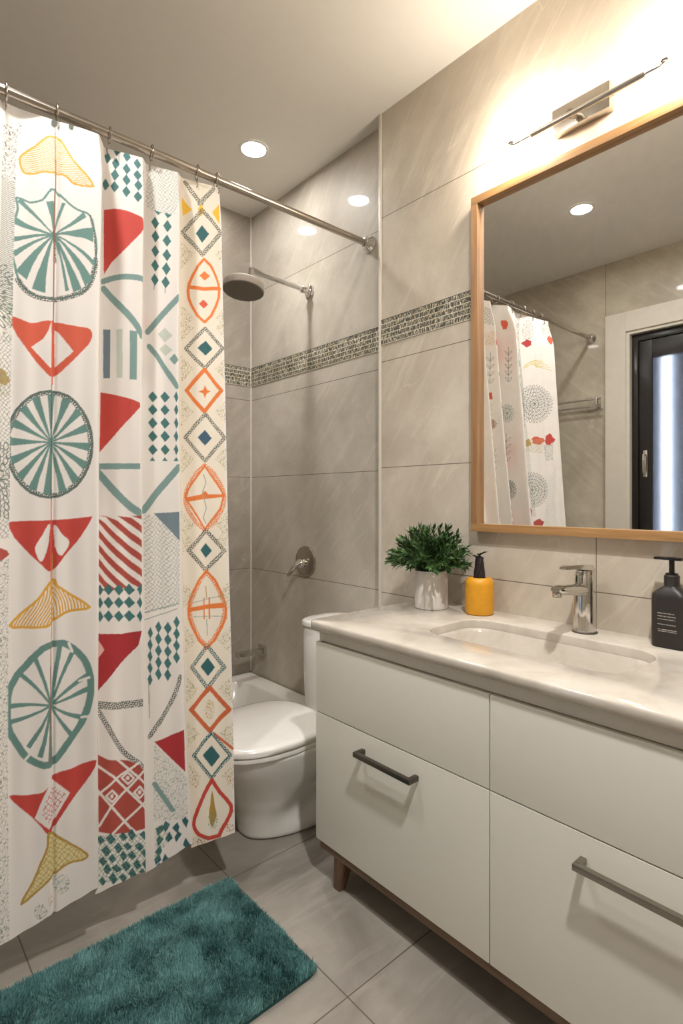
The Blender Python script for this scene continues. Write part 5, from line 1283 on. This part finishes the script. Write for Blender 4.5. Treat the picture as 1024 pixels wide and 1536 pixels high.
# shower head on its arm
sa = thing('overhead_shower', 'round rain shower head on a chrome wall arm', 'shower head', (XT, 1.974, 1.88))
az = 2.035; ay = 1.974
bm = BM(); lathe(bm, (XT-.012, ay, az), [(.022, 0), (.028, .003), (.030, .013)], 32, 'x'); lathe(bm, (XT-.05, ay, az), [(.013, 0), (.017, .004), (.017, .03), (.021, .038)], 24, 'x')
tube(bm, [(XT-.035, ay-.024, az), (XT-.035, ay+.024, az)], .006, 12); obj('wall_flange', bm, M['chrome'], sa)
bm = BM(); tube(bm, [(XT-.04, ay, az), (1.30, ay, az+.008), (1.245, ay, az+.012), (1.232, ay, az+.010)], .0115, 16); obj('arm', bm, M['chrome'], sa)
bm = BM(); lathe(bm, (1.238, ay, az-.058), [(.012, 0), (.014, .01), (.013, .03), (.0125, .07), (.010, .076)], 20); obj('drop_joint', bm, M['chrome'], sa)
hc = Vector((1.196, ay-.012, az-.072))
bm = BM(); prof = [(.010, .030), (.03, .022), (.075, .016), (.083, .010), (.085, .0), (.085, -.018), (.082, -.020)]
lathe(bm, (0, 0, 0), prof[::-1], 48)
rot = Matrix.Rotation(math.radians(8), 4, 'Y') @ Matrix.Rotation(math.radians(-4), 4, 'X')
bmesh.ops.transform(bm, matrix=Matrix.Translation(hc) @ rot, verts=bm.verts); hd = obj('head', bm, simple('warm_grey_satin', 'a39a90', .35, noise=.02), sa, label='wide warm grey disc')
bm = BM(); lathe(bm, (0, 0, -.0205), [(.0815, .0), (.08, -.0015), (.02, -.002)][::-1], 48)
for rrk, nn in ((.02, 6), (.04, 12), (.06, 18)):
    for i in range(nn):
        a = 2*PI*i/nn; lathe(bm, (rrk*math.cos(a), rrk*math.sin(a), -.0245), [(.0012, 0), (.0018, .003)], 6)
bmesh.ops.transform(bm, matrix=Matrix.Translation(hc) @ rot, verts=bm.verts); obj('spray_face', bm, M['headface'], hd, label='dark spray face')

# towel rail on the left wall (seen in the mirror)
tr = thing('towel_rail', 'double chrome towel rail on the left wall beyond the curtain, seen in the mirror', 'towel rail', (XL, 1.7, 1.65))
for z, xo in ((1.715, .055), (1.672, .05)):
    bm = BM(); tube(bm, [(XL+xo, 1.50, z), (XL+xo, 1.98, z)], .006, 12); obj('bar', bm, M['chrome'], tr)
for y in (1.53, 1.95):
    bm = BM(); box(bm, XL, XL+.062, y-.007, y+.007, 1.664, 1.724, .003); obj('bracket', bm, M['chrome'], tr)

# ------------------------------------------------------------------ curtain rod, rings
RY, RZ, RR = 1.585, 2.112, .0125
rd = thing('curtain_rod', 'long straight brushed nickel shower curtain rod across the alcove', 'curtain rod', ((XL+XT)/2, RY, RZ))
bm = BM(); tube(bm, [(XL+.01, RY, RZ), (XT-.012, RY, RZ)], RR, 24); obj('rod', bm, M['steel'], rd)
for x, s in ((XT, -1), (XL, 1)):
    bm = BM(); prof = [(.032, .0), (.033, .004), (.030, .010), (.022, .022), (.019, .034), (.0155, .036)]
    loft(bm, [circ((x+s*h, RY, RZ), r, 32, 'x') for r, h in prof]); obj('flange', bm, M['chrome'], rd)

# ------------------------------------------------------------------ the shower curtain
ZL = (2.05, 1.10, .13)
KT = [(0.06, 1.53), (0.315, 1.62), (0.492, 1.5), (0.528, 1.64), (0.62, 1.54), (0.646, 1.63), (0.724, 1.54), (0.754, 1.62), (0.87, 1.56)]
KM = [(0.05, 1.47), (0.283, 1.54), (0.461, 1.44), (0.486, 1.55), (0.583, 1.47), (0.601, 1.54), (0.693, 1.47), (0.718, 1.54), (0.84, 1.47)]
KB = [(0.04, 1.38), (0.261, 1.42), (0.437, 1.37), (0.443, 1.42), (0.559, 1.38), (0.565, 1.42), (0.685, 1.38), (0.697, 1.42), (0.802, 1.36)]
CU = [0, 246, 446, 549, 677, 746, 867, 934, 1065]
TOPZ = [2.085, 2.092, 2.072, 2.088, 2.07, 2.086, 2.07, 2.086, 2.082]
HEM = [.105, .108, .168, .122, .150, .118, .166, .13, .156]
PALETTE = {'white': 'e6dfd8', 'teal': '668a82', 'tealb': '3f706e', 'tealm': '7b9793', 'tealdk': '2c5f63', 'slate': '71808a', 'slated': '3d5a6e', 'pale': 'bfc5b8', 'char': '54584f', 'gray': '808880', 'slateg': '56615c',
           'gg': '93a199', 'green': '6d8c70', 'red': 'c04238', 'redd': 'a82c30', 'rust': 'd05a40', 'rusto': 'c8643a', 'brick': 'ab4a3e', 'pink': 'e0b0a8', 'orange': 'e07a38', 'yell': 'eab93c',
           'ochre': 'd9a13c', 'ochred': 'b08a3a', 'olive': 'a8a070', 'olivelt': 'dccf9a', 'yolive': 'c9b94a', 'brown': '8a5a42', 'cream': 'e6dccb'}
PALETTE = {k: np.array(lin(v)) for k, v in PALETTE.items()}
def paint_cloth():
    res = .75; nu = int(1065/res)+1; nz = int(2100/res)+1
    img = np.empty((nz, nu, 3), np.float32); img[:] = PALETTE['white']
    ug = (np.arange(nu)*res).astype(np.float32); zg = (np.arange(nz)*res).astype(np.float32)
    rs = np.random.RandomState(2)
    def inside(pts, U, Z):
        m = np.zeros(U.shape, bool); n = len(pts)
        for i in range(n):
            x0, y0 = pts[i]; x1, y1 = pts[(i+1) % n]
            if y0 == y1: continue
            c = ((y0 > Z) != (y1 > Z)) & (U < (x1-x0)*(Z-y0)/(y1-y0)+x0); m ^= c
        return m
    for line in MOTIFS.strip().split('\n'):
        f = line.split(); k, pan, col, w = f[0], int(f[1]), f[2], float(f[3])
        pts = [tuple(map(float, q.split(','))) for q in f[4:]]
        if k in 'SH' and len(pts) > 1 or k == 'S': pad = w/2+1
        else: pad = 1
        us = [p[0] for p in pts]; zs = [p[1] for p in pts]
        u0 = max(CU[pan], min(us)-pad); u1 = min(CU[pan+1], max(us)+pad); z0 = max(0, min(zs)-pad); z1 = min(2099, max(zs)+pad)
        if u1 <= u0 or z1 <= z0: continue
        a, b = int(u0/res), int(u1/res)+1; c, d = int(z0/res), int(z1/res)+1
        U, Z = np.meshgrid(ug[a:b], zg[c:d])
        if k in ('S', 'H'):
            D = np.full(U.shape, 1e9, np.float32)
            for (x0, y0), (x1, y1) in zip(pts[:-1], pts[1:]):
                L2 = (x1-x0)**2+(y1-y0)**2
                t = np.clip(((U-x0)*(x1-x0)+(Z-y0)*(y1-y0))/max(L2, 1e-6), 0, 1)
                D = np.minimum(D, np.hypot(U-x0-t*(x1-x0), Z-y0-t*(y1-y0)))
            m = D < w/2
            if k == 'H':
                h = np.sin(U*1.25+2*np.sin(Z*.31))+np.sin(Z*1.15+1.7*np.sin(U*.27))+.6*np.sin((U-Z)*.7)
                m &= (h > -.35) | (D > w/2-.9)
        else:
            m = inside(pts, U, Z)
            if k == 'LH': m &= np.sin((Z+4*np.sin(U*.06)+U*.12)*1.25) > .0
            elif k == 'LV': m &= np.sin((U*1.0+6*np.sin(Z*.05)+np.sign(U-343)*Z*.35)*.9) > -.1
            elif k == 'NET':
                p = (U+Z)*.33+1.1*np.sin(Z*.09)+.5*np.sin(U*.31); q = (U-Z)*.30+1.1*np.sin(U*.11)+.6*np.sin(Z*.27)
                m &= (np.abs(np.sin(p*.8)) < .22) | (np.abs(np.sin(q*.8)) < .22)
            elif k == 'SCR':
                g = np.sin(U*.55+2.2*np.sin(Z*.16))+np.sin(Z*.5+2.4*np.sin(U*.19+1))+.7*np.sin((U+Z)*.8+1.5*np.sin(U*.4-Z*.3))
                m &= np.abs(g-.2) < .38
        img[c:d, a:b][m] = PALETTE[col]
    return img, res
NCU, NCZ = 760, 1400
img, res = paint_cloth()
u = np.linspace(0, 1065, NCU); v = np.linspace(0, 1, NCZ)
# finer columns, smooth cross-section
topz = np.interp(u, CU, TOPZ); hem = np.interp(u, CU, HEM)
ker = np.exp(-.5*(np.arange(-16, 17)/5.5)**2); ker /= ker.sum()
def sm(a):
    l = 2*a[0]-a[16:0:-1]; r = 2*a[-1]-a[-2:-18:-1]
    return np.convolve(np.concatenate([l, a, r]), ker, 'valid')
topz = sm(topz); hem = sm(hem)
Z = hem[None, :]+(topz-hem)[None, :]*v[:, None]
XX = np.empty_like(Z); YY = np.empty_like(Z)
kt, km, kb = np.array(KT), np.array(KM), np.array(KB)
def lag(z):
    a, b, c = ZL
    return (z-b)*(z-c)/((a-b)*(a-c)), (z-a)*(z-c)/((b-a)*(b-c)), (z-a)*(z-b)/((c-a)*(c-b))
bx = [sm(np.interp(u, CU, k_[:, 0])) for k_ in (kt, km, kb)]; by = [sm(np.interp(u, CU, k_[:, 1])) for k_ in (kt, km, kb)]
w0, w1, w2 = lag(Z)
XX = w0*bx[0]+w1*bx[1]+w2*bx[2]; YY = w0*by[0]+w1*by[1]+w2*by[2]
crease = np.exp(-((u-343)/4.0)**2)[None, :]
YY = YY+crease*.007
YY += (RY-YY)*.45*np.clip((Z-1.93)/.13, 0, 1)**1.5
YY += .003*np.sin(u*.05+1)[None, :]*np.sin(v*6)[:, None]+.0018*np.sin(u*.12)[None, :]*np.cos(v*13+1)[:, None]
co = np.stack([XX, YY, Z], -1).reshape(-1, 3).astype(np.float32)
iu = np.clip((u/res).astype(int), 0, img.shape[1]-2); iz = np.clip((Z*1000/res).astype(int), 0, img.shape[0]-2)
IU = np.broadcast_to(iu[None, :], iz.shape)
colr = (img[iz, IU]+img[iz+1, IU]+img[iz, IU+1]+img[iz+1, IU+1])/4
idx = np.arange(NCU*NCZ).reshape(NCZ, NCU)
quads = np.stack([idx[:-1, :-1], idx[:-1, 1:], idx[1:, 1:], idx[1:, :-1]], -1).reshape(-1)
me = bpy.data.meshes.new('fabric'); nf = len(quads)//4
me.vertices.add(len(co)); me.vertices.foreach_set('co', co.reshape(-1)); me.loops.add(len(quads)); me.loops.foreach_set('vertex_index', quads.astype(np.int32))
me.polygons.add(nf); me.polygons.foreach_set('loop_start', np.arange(0, nf*4, 4, dtype=np.int32)); me.polygons.foreach_set('loop_total', np.full(nf, 4, np.int32))
me.update(calc_edges=True); me.shade_smooth()
at = me.color_attributes.new('print', 'FLOAT_COLOR', 'POINT')
at.data.foreach_set('color', np.concatenate([colr.reshape(-1, 3), np.ones((NCU*NCZ, 1))], 1).astype(np.float32).reshape(-1))
k = NT('printed_curtain_fabric'); an = k.new('ShaderNodeAttribute', attribute_name='print')
wv = k.coords(scale=(1, 1, 1)); wn = k.noise(wv, 420, 2); wn2 = k.noise(wv, 5, 3)
cc = k.mix(1.0, an.outputs['Color'], k.ramp(wn2, [(.3, .965), (.7, 1.0)]), 'MULTIPLY')
k.link(cc, k.b.inputs['Base Color']); k.b.inputs['Roughness'].default_value = .75; k.b.inputs['Sheen Weight'].default_value = .1
k.bump(wn, .08, .0006)
tr_ = k.new('ShaderNodeBsdfTranslucent'); k.link(cc, tr_.inputs[0]); mx = k.new('ShaderNodeMixShader'); mx.inputs[0].default_value = .12
k.link(k.b.outputs[0], mx.inputs[1]); k.link(tr_.outputs[0], mx.inputs[2]); k.link(mx.outputs[0], k.out.inputs[0])
sc_ = finish('shower_curtain', me, k.m, label='white shower curtain printed with teal wheels, red triangles and orange diamonds, hanging from the rod', cat='shower curtain')

# rings
def curtain_at(x):
    j = int(np.argmin(np.abs(XX[-1]-x)+1e3*(YY[-1] > RY+.1))); return float(XX[-1, j]), float(YY[-1, j]), float(Z[-1, j])
ringx = [(.10, 'metal curtain ring beyond the left edge of the photo, seen in the mirror'), (.19, 'metal curtain ring just outside the left edge, beside the first ring on the rod'),
         (.285, 'leftmost visible metal curtain ring, at the left edge of the picture'), (.40, 'metal curtain ring above the yellow hat-shaped print and teal wheels'), (.535, 'metal curtain ring above the fold between wheels and red triangles'),
         (.655, 'metal curtain ring above the grey net-patterned part of the curtain'), (.80, 'metal curtain ring over the X pattern of the orange diamond strip'), (.866, 'rightmost metal curtain ring, at the free edge of the curtain')]
for x, lab in ringx:
    cx, cy, cz = curtain_at(x)
    t = thing('curtain_ring', lab, 'curtain ring', (x, RY, RZ-.02), 'curtain rings on the rod')
    bm = BM(); pts = []
    for i in range(28):
        a = 2*PI*i/28; pts.append((x+.003*math.sin(a), RY+.0195*math.sin(a), RZ-.003+.0215*math.cos(a)))
    tube(bm, pts, .0022, 8, closed=True); obj('loop', bm, M['steel'], t)
    bm = BM(); zb_ = RZ-.025
    tube(bm, [(x, RY, zb_+.002), (x, RY+(cy-RY)*.5, zb_-.006), (cx, cy-.006, cz-.004), (cx, cy-.007, cz-.016), (cx, cy-.003, cz-.02)], .0018, 8); obj('hook', bm, M['steel'], t)

# ------------------------------------------------------------------ bath mat
bx0, bx1, by0, by1 = -.02, .798, .992, 1.392
mt_ = thing('bath_mat', 'teal shaggy rectangular bath mat on the grey floor tiles', 'bath mat', ((bx0+bx1)/2, (by0+by1)/2, 0))
bm = BM(); loft(bm, [rrect(bx0, bx1, by0, by1, .02, z, 5) for z in (.0005, .008)]); obj('backing', bm, M['rubber'], mt_)
rs = np.random.RandomState(5); NB = 150000
X = rs.uniform(bx0, bx1, NB); Y = rs.uniform(by0, by1, NB)
def fnoise(x, y, sc, seed):
    r = np.random.RandomState(seed); g = r.rand(64, 64); a = (x*sc) % 63; b = (y*sc) % 63; i = a.astype(int); j = b.astype(int); fa = a-i; fb = b-j
    fa = fa*fa*(3-2*fa); fb = fb*fb*(3-2*fb)
    return (g[i, j]*(1-fa)+g[(i+1) % 64, j]*fa)*(1-fb)+(g[i, (j+1) % 64]*(1-fa)+g[(i+1) % 64, (j+1) % 64]*fa)*fb
n1 = fnoise(X+5, Y+5, 22, 1)*.6+fnoise(X+5, Y+5, 55, 2)*.4; n2 = fnoise(X+5, Y+5, 22, 3)*.6+fnoise(X+5, Y+5, 60, 4)*.4
hgt = .019+.004*(fnoise(X+5, Y+5, 30, 6)-.5)+rs.normal(0, .0018, NB)
lx = (n1-.5)*.018+rs.normal(0, .0035, NB); ly = (n2-.5)*.018+rs.normal(0, .0035, NB)
wd = .0011; an_ = rs.uniform(0, PI, NB); sx_, sy_ = np.cos(an_)*wd, np.sin(an_)*wd
base = np.stack([X, Y, np.full(NB, .006)], -1); mid = base+np.stack([lx*.35, ly*.35, hgt*.6], -1); tip = base+np.stack([lx, ly, hgt], -1)
side = np.stack([sx_, sy_, np.zeros(NB)], -1)
V = np.stack([base-side, base+side, mid+side*.9, mid-side*.9, tip], 1).reshape(-1, 3).astype(np.float32)
o_ = np.arange(NB)*5
tri = np.stack([np.stack([o_, o_+1, o_+2], -1), np.stack([o_, o_+2, o_+3], -1), np.stack([o_+3, o_+2, o_+4], -1)], 1).reshape(-1)
me = bpy.data.meshes.new('pile'); nf = NB*3
me.vertices.add(len(V)); me.vertices.foreach_set('co', V.reshape(-1)); me.loops.add(len(tri)); me.loops.foreach_set('vertex_index', tri.astype(np.int32))
me.polygons.add(nf); me.polygons.foreach_set('loop_start', np.arange(0, nf*3, 3, dtype=np.int32)); me.polygons.foreach_set('loop_total', np.full(nf, 3, np.int32)); me.update(calc_edges=True)
tone = np.clip(.5+(fnoise(X+5, Y+5, 14, 9)-.5)*.7+rs.normal(0, .27, NB), 0, 1)
cA, cB = np.array(lin('396f6f')), np.array(lin('86b6b3')); cv = cA+(cB-cA)*tone[:, None]
at = me.color_attributes.new('yarn', 'FLOAT_COLOR', 'POINT'); at.data.foreach_set('color', np.concatenate([np.repeat(cv, 5, 0), np.ones((NB*5, 1))], 1).astype(np.float32).reshape(-1))
k = NT('teal_yarn'); an = k.new('ShaderNodeAttribute', attribute_name='yarn'); k.link(an.outputs['Color'], k.b.inputs['Base Color']); k.b.inputs['Roughness'].default_value = .8
pl = finish('pile', me, k.m, mt_, kind='stuff')

# ------------------------------------------------------------------ camera and output
cam = bpy.data.cameras.new('camera'); co_ = link(bpy.data.objects.new('camera', cam)); co_.location = (0, 0, EYE)
co_.rotation_euler = (PI/2, 0, math.radians(-41.4)); cam.sensor_fit = 'VERTICAL'; cam.sensor_height = 36; cam.lens = 829/1536*36
cam.shift_y = -20/1536; cam.clip_start = .02; scene.camera = co_
w = bpy.data.worlds.new('world'); scene.world = w; w.use_nodes = True; w.node_tree.nodes['Background'].inputs[0].default_value = (.5, .5, .55, 1); w.node_tree.nodes['Background'].inputs[1].default_value = .3
vs = scene.view_settings; vs.view_transform = 'Standard'; vs.look = 'None'; vs.gamma = 1; vs.use_curve_mapping = False; vs.exposure = 0.07
